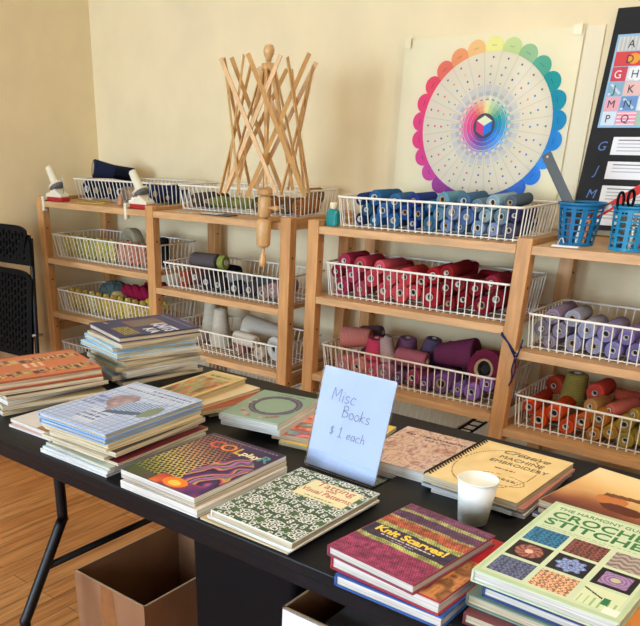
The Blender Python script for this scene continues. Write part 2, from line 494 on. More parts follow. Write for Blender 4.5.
# red basket
rl = [.033,.034,.040,.037,.030,.034,.026,.030,.028,.034,.030,.032,.029]+[.030,.026,.028,.033,.024,.026,.030,.027,.03,.026,.028]+[.027]*6+[.026]*5
fill('the red basket', 'red yarn cones in the middle right basket', -1.815, -1.085, .807, .958, 2.664,
     [(140,34,56),(176,62,96),(186,60,82),(214,82,92),(208,74,82),(194,52,60),(146,30,46),(130,26,42),(140,28,46),(118,24,40)], rl, 9, .16)
spool('crimson yarn cone lying across the back left of the red basket', (176,34,66), (-1.72,2.86,.905), .030, .028, .15, None, (1,.05,.03))
spool('dark crimson yarn cone standing up at the middle of the red basket', (150,24,54), (-1.335,2.86,.835), .042, .034, .125, None, (.1,.05,1), name='yarn_cone')
spool('deep red yarn cone lying across the back right of the red basket', (150,20,44), (-1.28,2.87,.900), .034, .030, .15, None, (1,.04,0))
# pink and purple basket: small ones at the front, large ones on top
PB = 'the purple basket'
rl = [.033,.033,.029,.035,.024,.033,.027,.038,.026,.033,.030]
xs = [-1.75,-1.68,-1.62,-1.56,-1.50,-1.44,-1.38,-1.30,-1.24,-1.18,-1.12]
pc = [(204,130,132),(216,146,142),(214,92,122),(180,124,150),(120,84,130),(170,70,106),(120,72,126),(130,84,144),(142,106,170),(160,118,190),(148,106,180)]
pn = ['rose','pale rose','hot pink','mauve','deep violet','raspberry','purple','gold cored purple','small lilac','large lilac','plain lilac']
for i, x, z, r in pack(-1.79, -1.085, .486, rl, .60, None, 2, xs):
    spool('%s yarn cone lying end-on at the front of %s' % (pn[i], PB), pc[i], (x, 2.678+.008*(i % 3), z), r, r*.92, .12, r*(.52 if i == 7 else .36), (0,1,.03), CORE if i == 7 else CORE_W, 'small yarn cones in the purple basket')
for i, (x, c, nm_) in enumerate(((-1.73,(120,80,90),'dusky'),(-1.63,(180,80,110),'rose'),(-1.54,(140,90,130),'mauve'),(-1.45,(100,80,116),'slate violet'),(-1.36,(96,40,66),'plum'),(-1.26,(110,50,90),'berry'),(-1.16,(116,44,70),'wine'))):
    spool('%s yarn cone lying low at the back of %s' % (nm_, PB), c, (x, 2.835, .526), .038, .034, .10, .010, (0,1,0), CORE_W, 'back row yarn cones in the purple basket')
spool('big peach pink yarn cone lying at the left end of the purple basket', (206,128,116), (-1.795,2.745,.615), .046, .036, .125, .012, (1,.22,.10))
spool('hot pink yarn cone with a rounded top behind the white sign', (214,72,108), (-1.640,2.760,.550), .046, .036, .086, .009, (.06,-.1,1))
spool('dusky mauve yarn cone at the back left of the purple basket', (104,80,88), (-1.79,2.885,.600), .040, .030, .10, .01, (.9,.1,.22))
spool('slim cream and lilac yarn cone leaning in the purple basket', (196,170,168), (-1.560,2.735,.552), .034, .026, .100, .009, (-.28,.10,1))
spool('mauve yarn cone standing up at the back of the purple basket', (140,94,128), (-1.545,2.84,.560), .048, .038, .078, .009, (.12,-.1,1))
spool('grey violet yarn cone standing up at the back of the purple basket', (104,88,118), (-1.44,2.85,.560), .050, .034, .092, .009, (.16,-.05,1))
spool('dusty rose yarn cone lying on top of the purple basket', (172,98,114), (-1.515,2.720,.590), .036, .034, .130, .009, (1,.06,-.02))
spool('dark plum yarn cone at the back middle of the purple basket', (78,28,54), (-1.385,2.895,.602), .036, .03, .10, .009, (1,.1,.1))
spool('large plum coloured yarn cone lying on top of the purple basket', (116,52,84), (-1.370,2.775,.612), .040, .060, .160, .012, (1,.06,.16), CORE)
spool('large maroon yarn cone with a wide open core facing forward', (124,38,66), (-1.140,2.700,.607), .074, .058, .135, .040, (.16,1,-.10), CORE)
# lilac basket
rl = [.026,.029,.024,.030,.023,.028,.026,.029,.026,.028,.030,.028,.026,.028]+[.028,.029,.030,.030,.026,.029]*2
fill('the lilac basket', 'lilac yarn cones below the pencil baskets', -.968, -.255, .732, .855, 2.666,
     [(128,114,120),(150,142,166),(168,166,200),(144,136,182),(120,96,160),(112,84,150),(140,114,176),(130,96,156),(116,88,156)], rl+[.03]*8, 12, .16, jit=10)
# orange basket
rl = [.030,.028,.027,.025,.028,.026,.030,.026,.034,.026,.028,.03,.026,.03]+[.026,.030,.028,.026,.027,.026,.03,.028,.026,.028,.03,.026]
fill('the orange basket', 'orange and olive yarn cones in the lower right basket', -.968, -.255, .446, .548, 2.666,
     [(206,66,40),(222,84,40),(232,78,36),(190,96,40),(198,140,60),(178,150,60),(168,152,62),(196,170,70),(190,160,60),(180,150,50),(170,140,60)], rl+[.026]*8, 21, .15, jit=12)
ON = 'the orange basket'
spool('tall olive green yarn cone standing at the back of the orange basket', (150,134,66), (-.845,2.83,.446), .055, .038, .175, .012, (.0,.02,1))
spool('coral red yarn cone with its end facing forward on top of '+ON, (214,78,62), (-.760,2.78,.577), .032, .030, .13, .010, (.05,1,.0))
spool('dark orange yarn cone at the back left of '+ON, (190,72,44), (-.925,2.845,.555), .036, .030, .05, .01, (.2,1,.2))
spool('rust yarn cone lying behind the coral one in '+ON, (186,82,58), (-.715,2.86,.552), .034, .03, .12, .01, (1,.2,0))
spool('golden tan yarn cone lying toward the front of '+ON, (206,150,84), (-.745,2.70,.552), .026, .024, .10, .009, (.25,1,.0))
spool('salmon pink yarn cone leaning on top of '+ON, (214,112,92), (-.680,2.695,.553), .022, .028, .11, .009, (.55,1,.12))
spool('mustard yarn cone leaning right on top of '+ON, (186,148,58), (-.605,2.70,.553), .022, .026, .10, .009, (.6,1,.10))
spool('bright orange yarn cone lying at the back right of '+ON, (218,98,50), (-.545,2.80,.567), .034, .030, .13, .010, (.1,1,0), CORE)
spool('khaki yarn cone with its end facing forward at the right of '+ON, (168,150,70), (-.515,2.70,.562), .034, .030, .09, .010, (0,1,0))
spool('large yellow ochre yarn cone lying at the right end of '+ON, (190,160,70), (-.40,2.72,.575), .045, .038, .15, .012, (.05,1,0))
# left unit: grey bobbin basket
rl = [.032,.036,.030,.034,.038,.034,.036,.034,.036,.033]
fill('the bobbin basket', 'dark yarn cones in the basket under the grey bobbin', -2.752, -2.085, .730, .80, 2.668,
     [(190,96,60),(160,70,50),(60,50,54),(44,44,52),(40,44,54),(60,62,70),(150,120,112),(186,150,136)], rl, 31, .16, jit=8)
def lay(*a, **k): return spool(*a, **k)
spool('large grey bobbin lying on top of the wire basket, green end', (92,84,84), (-2.660,2.735,.848), .036, .036, .150, .012, (1,.06,.02), CORE_D, name='yarn_bobbin')
spool('yellow green yarn roll lying at the end of the grey bobbin', (150,158,74), (-2.500,2.748,.851), .034, .034, .034, .014, (1,.06,.02), CORE_W, name='yarn_bobbin')
spool('black yarn cone lying under the grey bobbin', (24,24,30), (-2.68,2.86,.795), .032, .030, .20, .01, (1,0,0), CORE_D)
spool('pale grey yarn cone lying right of the grey bobbin', (140,136,130), (-2.44,2.735,.792), .028, .022, .135, .009, (1,.05,-.02))
spool('charcoal yarn cone lying at the right end of the bobbin basket', (66,68,76), (-2.27,2.74,.790), .030, .026, .12, .009, (1,.1,0))
# cream basket
spool('tall cream yarn cone standing at the left of the cream basket', (206,196,172), (-2.63,2.83,.450), .062, .028, .22, .010, (-.08,.05,1))
spool('cream yarn cone standing in front of the tall one', (216,206,184), (-2.520,2.775,.450), .054, .032, .18, .010, (-.02,.0,1))
spool('very large cream yarn cone lying at the back of its basket', (214,206,186), (-2.42,2.845,.530), .076, .048, .20, .012, (1,.25,-.05))
spool('white yarn tube lying on top of the cream basket', (222,212,196), (-2.36,2.70,.535), .032, .030, .13, .010, (1,-.05,-.05))
spool('large white yarn roll with an open core facing forward', (226,224,216), (-2.135,2.700,.515), .052, .05, .10, .021, (.25,1,.0), CORE_W)
for i, (x, c) in enumerate(((-2.71,(220,212,190)),(-2.63,(196,176,160)),(-2.335,(160,112,92)),(-2.21,(206,186,160)))):
    spool('%s yarn cone lying low at the front of the cream basket' % ['ivory','pinkish beige','brown','tan'][i], c, (x,2.682,.482), .030, .028, .10, .009, (0,1,.0))
# hanks
def hank_mesh(L, r, nst=3, turns=1.5):
    b = MB()
    for s in range(nst):
        pts = []; rs = []
        for k in range(15):
            t = k/14; a = 2*PI*(turns*t+s/nst); env = math.sin(PI*(.08+.84*t))**.5
            pts.append((-L/2+L*t, r*.5*env*math.cos(a), r*.5*env*math.sin(a))); rs.append(r*.56*env)
        b.tube(pts, rs, 8)
    return b.mesh('yarn_hank', [WIRE])
HK = hank_mesh(.20, .036); HK2 = hank_mesh(.16, .034)
def hank(label, rgb, loc, rot=(0,0,0), me=None, group=None, s=1):
    o = bpy.data.objects.new('yarn_hank', me or HK); C.objects.link(o); o.location = loc; o.rotation_euler = rot; o.scale = (s,s,s)
    o.material_slots[0].link = 'OBJECT'; o.material_slots[0].material = yarn_mat(rgb)
    return tag(o, label, 'yarn', group)
hy = [(196,176,84),(204,188,100),(176,174,90),(192,176,84),(166,166,84),(200,184,104),(186,180,96),(206,190,120)]
for i, c in enumerate(hy):
    hank('%s yarn hank standing on end, %s from the left under the winders' % (['golden','pale yellow','lime','yellow','olive','straw','yellow green','cream'][i], ordinal(i+1)), c, (-3.575+i*.053,2.702,.842), (0,R(86),0), HK2, 'yellow hanks in the left basket', .70)
hp = [(210,160,130),(206,146,124),(204,134,104),(196,140,110)]
for i, c in enumerate(hp):
    hank('%s yarn hank standing on end at the right of the basket under the winders' % ['peach','salmon','coral','apricot'][i], c, (-3.130+i*.053,2.702,.842), (0,R(86),0), HK2, 'peach hanks in the left basket', .70)
spool('large stone grey yarn roll standing behind the yellow hanks', (168,160,132), (-3.155,2.765,.873), .082, .074, .06, .032, (.25,1,.1), CORE, name='yarn_roll')
spool('black yarn cone at the right end of the basket under the winders', (28,28,34), (-2.93,2.80,.79), .034, .026, .13, .009, (0,0,1), CORE_D)
hz = [(200,172,86),(208,182,92),(190,162,70),(200,184,120),(186,156,70),(208,176,80),(196,166,90),(200,180,70),(214,190,110),(190,160,80),(206,176,90),(196,170,76)]
for i, c in enumerate(hz):
    hank('%s yarn hank standing on end, %s from the left under the crimson yarn' % (cname(c), ordinal(i+1)), c, (-3.575+i*.058,2.702,.556), (0,R(86),0), HK2, 'yellow hanks in the lower left basket', .72)
def ball(label, rgb, loc, r, sq=(1,1,.85), rot=(0,0,0)):
    b = MB(); rg = random.Random(int(r*9999))
    b.lathe([(0,-r)]+[(r*math.cos(a), r*math.sin(a)) for a in np.linspace(-1.4,1.4,11)]+[(0,r)], 20)
    for s in range(9):
        ax = Vector((rg.uniform(-1,1),rg.uniform(-1,1),rg.uniform(-.6,.6))).normalized(); u = ax.orthogonal().normalized(); v = ax.cross(u)
        b.tube([(u*math.cos(t)+v*math.sin(t))*(r*1.0) for t in np.linspace(0,2*PI,24)[:-1]], r*.07, 6, closed=True)
    o = b.build('yarn_ball', yarn_mat(rgb), loc=loc, rot=rot); o.scale = sq
    return tag(o, label, 'yarn')
ball('dark teal yarn ball on top of the lower left basket', (86,104,100), (-3.365,2.83,.600), .075, (1.2,1,.75))
ball('cream yellow yarn ball in front of the dark teal one', (214,190,130), (-3.27,2.775,.595), .038, (1.2,1,.7))
hank('crimson yarn hank lying over the yellow hanks', (150,26,60), (-3.12,2.80,.625), (.3,.12,.2), HK, None, 1.15)
hank('dark red yarn hank lying behind the crimson one', (140,24,52), (-3.10,2.905,.640), (.9,-.05,-.1), HK, None, 1.1)
hank('yellow yarn hank at the right end of the crimson one', (206,180,60), (-2.94,2.75,.60), (.2,.2,.5), HK2, None, .75)
spool('dark red yarn roll standing in the lowest left basket', (130,24,44), (-3.50,2.80,.206), .080, .078, .145, .02, (0,0,1), CORE, name='yarn_roll')
for i, (x, c) in enumerate(((-3.35,(186,150,60)),(-3.22,(150,40,50)),(-3.05,(196,120,60)))):
    spool('%s yarn cone lying in the lowest left basket' % ['golden','red','orange'][i], c, (x,2.69,.24), .035, .03, .14, .01, (0,1,0))
# top left basket
spool('large navy yarn cone lying across the rim of the top left basket', (34,40,66), (-3.425,2.785,1.226), .046, .022, .215, .034, (.50,.86,-.16), CORE)
rl = [.044,.044,.042,.044,.042,.044,.042,.044]+[.03]*6
fill('the winder basket', 'navy yarn cones in the basket behind the winders', -3.575, -2.875, 1.076, 1.15, 2.815,
     [(24,26,38),(26,30,44),(30,36,56),(44,62,98),(40,56,94),(30,38,66)], rl, 41, .14, jit=6)
# olive and brown basket
go = [(86,70,52),(70,60,58),(134,132,66),(120,124,56),(140,138,80),(96,80,52),(150,92,52),(110,80,56),(170,110,60)]
rl = [.04]*9
rg = random.Random(5)
for i, c in enumerate(go):
    x = -2.70+i*.075
    if i in (2,3,4): hank('olive green yarn hank, %s in the basket behind the swift' % ['leftmost','middle','rightmost'][i-2], c, (x,2.81,1.108), (.2,.0,.75), HK2, 'olive hanks behind the swift', .72)
    else: spool('%s yarn cone, %s from the left in the basket behind the swift' % (cname(c), ordinal(i+1)), c, (x,2.785+rg.uniform(0,.01),1.108), .032, .03, .14, .010, (0,1,.02), CORE, 'brown yarn behind the swift')
spool('brown striped yarn cone lying at the right end behind the swift', (150,112,66), (-2.10,2.96,1.148), .034, .03, .07, .01, (-1,.1,.0), CORE)
# low baskets
for i, (x, c) in enumerate(((-2.66,(60,56,60)),(-2.55,(90,84,80)),(-2.44,(60,60,66)),(-2.3,(80,76,74)),(-2.18,(110,100,92)))):
    spool('%s yarn cone, %s from the left in the basket near the floor' % (cname(c), ordinal(i+1)), c, (x,2.69,.245), .042, .036, .14, .012, (0,1,0), CORE_D, 'dark yarn near the floor')
hank('black and grey yarn hank on the lowest right shelf beside the post', (56,58,70), (-.85,2.70,.258), (.2,.0,.2), HK, None, 1.1)
hank('white yarn hank on the lowest right shelf', (206,206,210), (-.62,2.72,.258), (.3,.0,-.2), HK, None, 1.1)

# ------------------------------------------------------------------ folding table
TZ = .74
tab = thing('folding_table', 'long black folding table covered with stacks of books', 'table', (-.75,1.31,0))
def tp(b, name, m, **k): 
    o = b.build(name, m, tab, **k); o.matrix_parent_inverse = Matrix.Translation((.75,-1.31,0)); return o
TX0, TX1, TY0, TY1 = -2.02, .45, .918, 1.70
tp(MB().box((TX0,TY0,TZ-.022),(TX1,TY1,TZ)), 'table_top', BLACK, bevel=.003)
e = MB(); e.box((TX0+.004,TY0+.006,TZ-.052),(TX1-.004,TY0+.026,TZ-.020)); e.box((TX0+.004,TY1-.026,TZ-.052),(TX1-.004,TY1-.006,TZ-.020))
e.box((TX0+.004,TY0+.026,TZ-.052),(TX0+.024,TY1-.026,TZ-.020)); e.box((TX1-.024,TY0+.026,TZ-.052),(TX1-.004,TY1-.026,TZ-.020))
tp(e, 'apron_rail', BLACK_EDGE, bevel=.003)
for X in (-1.52, .10):
    for s, y0 in ((1, 1.055), (-1, 1.60)):
        pts = [(X,y0,.715),(X,y0,.50),(X,y0-.012*s,.465),(X,y0-.135*s,.26),(X,y0-.150*s,.22),(X,y0-.150*s,.02)]
        l = tp(MB().tube(sub(pts, 4), .0145, 10), 'leg', BLACKM)
        f = MB().lathe([(0,0),(.018,0),(.019,.012),(.016,.026),(0,.026)], 12, 0, Matrix.Translation((X,y0-.150*s,0))).build('foot_cap', BLACKP, l)
        f.matrix_parent_inverse = l.matrix_parent_inverse
    tp(MB().tube([(X,1.058,.585),(X,1.597,.585)], .010, 8).tube([(X,.99,.365),(X,1.665,.365)], .010, 8), 'cross_bar', BLACKM)
    tp(MB().tube([(X+.01,1.325,.585),(X+.34 if X < 0 else X-.34,1.325,.70)], .008, 8), 'brace', BLACKM)

# ------------------------------------------------------------------ books
def art_face(me_builder, x0, x1, y0, y1, z, f, nx, ny, mi):
    us = (np.arange(nx)+.5)/nx; vs = (np.arange(ny)+.5)/ny
    U, V = np.meshgrid(us, vs); col = f(U, V)
    xs = np.linspace(x0, x1, nx+1); ys = np.linspace(y0, y1, ny+1)
    o = len(me_builder.v)
    for y in ys:
        for x in xs: me_builder.v.append((x, y, z))
    for j in range(ny):
        for i in range(nx):
            a = o+j*(nx+1)+i
            me_builder.f.append([a, a+1, a+nx+2, a+nx+1]); me_builder.m.append(mi); me_builder.s.append(False)
            me_builder.c.append(tuple(float(q) for q in col[j, i]))
def N2(seed, freq):
    rg = np.random.default_rng(seed); n = int(freq)+3; g = rg.random((n+3, n+3))
    def f(U, V):
        x = U*freq; y = V*freq; i = x.astype(int); j = y.astype(int); a = x-i; b = y-j
        a = a*a*(3-2*a); b = b*b*(3-2*b)
        return (g[j,i]*(1-a)+g[j,i+1]*a)*(1-b)+(g[j+1,i]*(1-a)+g[j+1,i+1]*a)*b
    return f
def K(*c): return np.array(c, float)
def full(U, c): return np.broadcast_to(K(*c), U.shape+(3,)).copy()
def put(col, mask, c): col[mask] = c
def mixc(a, b, t): return a*(1-t[...,None])+b*t[...,None]
def ramp(t, stops):
    st = np.array(stops, float); t = np.clip(t, 0, .9999)*(len(st)-1); i = t.astype(int); f = (t-i)[...,None]
    return st[i]*(1-f)+st[i+1]*f
def marks(col, U, V, u0, u1, v0, v1, c, seed=0, rows=1):
    """unreadable small print: broken dashes"""
    rg = np.random.default_rng(seed)
    for r in range(rows):
        va = v0+(v1-v0)*(r+.2)/rows; vb = v0+(v1-v0)*(r+.75)/rows; u = u0
        while u < u1:
            l = rg.uniform(.015,.05); put(col, (U > u)&(U < min(u+l,u1))&(V > va)&(V < vb), c); u += l+rg.uniform(.008,.018)

COV = {}
def cmat(rgb, rough=.4): return mat('cover_%d_%d_%d' % rgb, rgb, rough, .06, 20.)
def book(label, cx, cy, z, rot, w, d, t, cover, pages=PAGE, hard=True, art=None, res=(60,80), side='left', name='book', group=None, tilt=(0,0), art_m=None):
    """spine on the left (-X) edge unless told otherwise; z = underside"""
    root = thing(name, label, 'book', (cx, cy, z), (R(tilt[0]), R(tilt[1]), R(rot)), group)
    bt = .0026 if hard else .0007
    ov = .003 if hard else .0003
    cm = cmat(tuple(int(v) for v in cover)); b = MB()
    sx = {'left': -1, 'right': 1}.get(side, 0)
    x0, x1, y0, y1 = -w/2, w/2, -d/2, d/2
    b.box((x0,y0,0),(x1,y1,bt)); b.box((x0,y0,t-bt),(x1,y1,t))
    if side == 'left': b.box((x0-.0005,y0,.0002),(x0+bt,y1,t-.0002))
    elif side == 'right': b.box((x1-bt,y0,.0002),(x1+.0005,y1,t-.0002))
    elif side == 'front': b.box((x0,y0-.0005,.0002),(x1,y0+bt,t-.0002))
    if art is not None: art_face(b, x0+.0012, x1-.0012, y0+.0012, y1-.0012, t+.00025, art, res[0], res[1], 1)
    c = b.build('cover', [cm, art_m or ART], root, fix=False)
    p = MB().box((x0+(bt if side == 'left' else ov),y0+(bt if side == 'front' else ov),bt),(x1-(bt if side == 'right' else ov),y1-ov,t-bt))
    p.build('page_block', pages, root)
    return root, c, t
def T(bk, body, size, rgb, u, v, w, d, **k):
    """lettering on the cover; u, v in 0..1 from the front left corner"""
    root, c, t = bk
    return text('title', body, size, mat('ink_%d_%d_%d' % rgb, rgb, .45), c, ((u-.5)*w, (v-.5)*d, t+.0004), **k)
def stack(where, cx, cy, rot, items, group, z=TZ+.0006):
    """items from the bottom up: (look, dx, dy, drot, w, d, t, cover rgb, pages, hard, side)"""
    n = len(items)
    for i, it in enumerate(items):
        look, dx, dy, dr, w, d, t, rgb, pg, hard, side = it
        book('%s, %s from the bottom of %s' % (look, ordinal(i+1), where), cx+dx, cy+dy, z, rot+dr, w, d, t, rgb, pg, hard, side=side, group=group)
        z += t+.0004
    return z
P, W = PAGE, PAGE_W

# --- stack under the book with the honeycomb cover
z = stack('the honeycomb cover pile', -1.012, 1.062, 0, [
    ('thick pale paperback', .004,-.002,.5,.212,.278,.016,(236,228,216),W,False,'left'),
    ('plum edged paperback', -.002,.004,-.6,.210,.276,.011,(150,120,150),P,False,'left')], 'books under the honeycomb cover')
def art_color(U, V):
    c = ramp(U*.7+V*.35, [(70,84,44),(84,76,60),(76,50,82),(60,42,84),(54,40,78)])
    n1, n2 = N2(3, 5), N2(8, 9)
    gx = U*19; gy = V*24; row = np.floor(gy); ox = (row % 2)*.5
    dx = np.abs((gx+ox) % 1-.5); dy = np.abs(gy % 1-.5)
    cell = np.maximum(dx*1.15, dy*.75+dx*.6) < .40
    light = ramp(V*.9+U*.35, [(70,110,44),(150,150,70),(214,196,120),(206,160,120),(150,100,100),(110,76,100)])
    reg = (V > .13-U*.1)&(V < .97)&(U < 1.02-V*.62+.10*n1(U,V))
    c[reg] = light[reg]; c[reg&cell] = K(34,30,34)
    # ribbons of colour at the front right
    e = ((U-.80)**2/.050+(V-.40)**2/.085 < 1+.5*n1(U,V))
    ph = (U*9-V*7+n2(U,V)*2.2)
    rib = ramp((np.sin(ph*2.2)+1)/2, [(60,40,96),(120,70,140),(196,80,90),(226,150,90),(120,150,90),(70,60,120),(180,110,170)])
    c[e] = rib[e]
    dark = e&(np.sin(ph*4.4) > .82); c[dark] = K(44,30,60)
    bt = (V < .20-.06*n1(U,V))&(U > .38); fl = ramp(np.clip(n2(U,V)*1.1,0,.99), [(50,40,90),(110,50,110),(190,70,60),(232,120,40)]); c[bt] = fl[bt]
    gl = ((U-.64)**2/.020+(V-.09)**2/.006 < .6+.8*n2(U,V)); c[gl] = K(240,130,36)
    gl2 = ((U-.64)**2/.006+(V-.08)**2/.002 < .6+.6*n2(U,V)); c[gl2] = K(255,200,80)
    marks(c, U, V, .06,.95,.945,.975,K(150,130,120),2)
    return c
bk = book('glossy craft book with honeycomb cover and multicoloured swirls, titled in bright letters', -1.010, 1.061, z, 0, .206, .278, .0125, (70,52,84), W, False, art_color, (110,140))
for ch_, u, rgb, s_ in (('C',.27,(214,84,64),.050),('O',.43,(232,130,50),.050),('L',.585,(222,180,60),.046),('R',.90,(70,150,150),.044)):
    T(bk, ch_, s_, rgb, u, .765, .213, .280, offset=.0008, align='CENTER')
T(bk, 'play', .030, (240,228,170), .63, .775, .213, .280, offset=.0008)

# --- two thin books left of the checked pile
def art_pale(U, V):
    n = N2(77, 6); c = mixc(full(U,(150,104,70)), full(U,(186,150,112)), n(U,V)); put(c, U < .55, K(222,214,206)); return c
book('thin pale paperback, the lower of two lying left of the checked pile', -1.500, 1.120, TZ+.0006, 2, .190, .280, .006, (214,180,172), W, False)
book('thin brown and white booklet, the upper of two left of the checked pile', -1.506, 1.128, TZ+.007, 0, .188, .278, .009, (196,170,146), W, False, art_pale, (20,20))

# --- light grey sweater book on the tall front stack
z = stack('the checked book pile', -1.290, 1.088, 1, [
    ('thin white pattern booklet', .004,-.014,0,.222,.288,.009,(222,222,224),W,False,'left'),
    ('white magazine with blue spine', .012,-.012,-1,.222,.290,.006,(196,210,228),W,False,'left'),
    ('pale green craft magazine', .016,-.006,-2,.222,.288,.006,(186,200,186),P,False,'left'),
    ('dark red paperback', .020,.004,1,.215,.285,.008,(110,30,40),P,False,'left'),
    ('cream softcover', -.004,-.004,-1,.214,.286,.008,(226,214,186),P,False,'left'),
    ('thick black flecked book', .010,.006,2,.213,.288,.012,(44,42,40),P,False,'left'),
    ('thin tan booklet', .004,0,-1.5,.214,.288,.006,(216,196,150),P,False,'left'),
    ('pale yellow paperback', -.002,.002,1,.216,.292,.010,(232,216,160),P,False,'left'),
    ('blue hardback', -.002,-.002,.5,.218,.296,.010,(120,160,210),P,True,'left')], 'books under the checked sweater book')
def art_sweater(U, V):
    n, n2 = N2(4, 8), N2(14, 18)
    c = mixc(full(U,(206,216,236)), full(U,(184,198,226)), n(U,V))
    for f_, w_, k in ((11,.10,(158,176,216)),(13,.06,(120,142,196))):
        pl = (np.abs((U*f_) % 1-.5) < w_)|(np.abs((V*f_*1.3) % 1-.5) < w_*.9); c[pl] = c[pl]*.35+K(*k)*.65
    band = (V > .80)&(V < .95); c[band] = c[band]*.4+K(212,220,236)*.6
    marks(c, U, V, .08,.92,.815,.87,K(110,124,176),3,1); marks(c, U, V, .40,.96,.885,.93,K(96,110,170),13,1)
    q = (U+V*.25 > .40)&(U < .64)&(V > .07)&(V < .34); c[q] = c[q]*.45+K(226,232,242)*.55; marks(c, U, V, .34,.62,.12,.30,K(96,112,160),1,3)
    q = (U > .05)&(U < .28)&(V > .34)&(V < .64); marks(c, U, V, .05,.26,.36,.60,K(120,134,184),5,3)
    d1 = (U-.36)**2/.022+(V-.60)**2/.020 < .75+.5*n2(U,V); d2 = (U-.56)**2/.034+(V-.44)**2/.012 < .75+.5*n2(U,V)
    yarn = mixc(full(U,(200,178,180)), full(U,(132,112,124)), n2(U,V)); c[d1|d2] = yarn[d1|d2]
    g = (U > .48)&(U < .86)&(np.abs(V-.52-.35*(U-.66)) < .13+.05*n(U,V)); st = ((V*70+U*12) % 2 > 1.1); c[g] = K(112,140,186); c[g&st] = K(186,202,224)
    g2 = g&(V-.52-.35*(U-.66) < -.09); c[g2] = K(84,100,130)
    g = ((U-.88)**2/.006+(V-.52)**2/.020 < .7+.5*n2(U,V)); c[g] = K(128,140,120)
    return c
bk = book('blue and white checked knitting book lying on the tall front stack', -1.295, 1.091, z, 1, .224, .300, .012, (150,180,220), P, True, art_sweater, (90,110))

# --- tall back stack with the navy cover
z = stack('the tall navy topped pile', -1.705, 1.535, -15, [
    ('dark spined paperback', .0,.0,3,.215,.275,.014,(70,80,90),P,False,'left'),
    ('pale blue paperback', -.010,-.004,-5,.215,.270,.013,(168,196,220),P,False,'left'),
    ('white softcover with dark spine', .008,.004,5,.215,.275,.012,(220,224,230),W,False,'left'),
    ('sage green paperback', -.004,-.002,-2,.212,.275,.013,(130,150,140),P,False,'left'),
    ('brown paperback', .002,.006,3,.210,.265,.016,(150,126,92),P,False,'left'),
    ('white booklet with tan back', .004,.004,-6,.212,.262,.010,(226,222,214),P,False,'left'),
    ('pale blue thin hardback', -.014,-.010,4,.213,.270,.014,(170,206,226),P,True,'left'),
    ('sky blue softcover', -.010,-.006,-3,.212,.268,.015,(150,196,226),P,True,'left'),
    ('brown speckled paperback', .004,-.002,2,.212,.265,.011,(186,160,130),P,False,'left')], 'books in the tall back stack')
def art_navy(U, V):
    c = full(U, (56,56,98))
    q = (U > .16)&(U < .56)&(V > .34)&(V < .78); n = N2(5, 12); c[q] = mixc(K(116,112,104), K(140,90,84), n(U,V))[q]
    y = (U > .46)&(U < .92)&(V > .10)&(V < .30); zz = ((U*30+np.floor(V*26)) % 2 > 1); c[y] = K(180,160,70); c[y&zz] = K(70,66,70)
    put(c, (U > .05)&(U < .95)&(V > .9)&(V < .92), K(110,110,150)); marks(c, U, V, .06,.18,.12,.2,K(170,160,120),2,1)
    return c
bk = book('navy knitting hardback with white title on top of the tall back stack', -1.708, 1.540, z, -17, .218, .258, .016, (62,64,100), P, True, art_navy, (70,80))
T(bk, 'KNITS', .060, (226,226,236), .50, .58, .218, .258, offset=.0016, width=.105)
T(bk, 'KA', .046, (226,226,236), .70, .40, .218, .258, offset=.0012, width=.06)

# --- orange book stack at the far left
z = stack('the orange topped pile', -1.735, 1.180, -17, [
    ('navy edged paperback', -.012,-.010,6,.225,.285,.014,(40,44,84),P,False,'left'),
    ('olive brown paperback', .010,.0,-3,.232,.280,.013,(150,130,90),P,False,'left'),
    ('white softcover', -.010,-.006,9,.225,.280,.011,(220,214,206),W,False,'left'),
    ('black spined paperback', .006,.004,2,.228,.280,.012,(50,44,42),P,False,'left'),
    ('rust red paperback', .0,-.004,-1,.226,.280,.012,(150,80,56),P,False,'left')], 'books in the far left stack')
def art_orange(U, V):
    c = full(U, (206,120,80)); n = N2(2, 26); rg = np.random.default_rng(5)
    cols = np.array([(230,190,120),(90,60,60),(210,160,110),(240,214,170),(120,80,60),(190,90,60),(220,176,90),(150,110,90),(236,190,160),(100,70,80)], float)
    for u0, u1 in ((.16,.36),(.66,.86)):
        m = (U > u0)&(U < u1)&(V > .03)&(V < .97)
        vi = (V*31+2.2*np.sin(V*9)).astype(int); idx = (vi*7+(((U-u0)/(u1-u0)*3).astype(int))*3+vi*vi) % 10
        gap = ((V*31+2.2*np.sin(V*9)) % 1 < .14)|(n(U,V) > .80); cc = cols[idx]; cc = mixc(cc, cc*.6, n(U,V))
        c[m] = cc[m]; c[m&gap] = K(206,120,80)
    t = (U > .40)&(U < .58)&(V > .30)&(V < .62); marks(c, U, V, .40,.58,.36,.58,K(238,214,180),4,3)
    put(c, (U < .03)|(U > .97), K(150,60,44))
    return c
book('orange red craft hardback with rows of small pictures at the far left', -1.744, 1.181, z, -17, .232, .280, .020, (190,96,62), P, True, art_orange, (80,100))

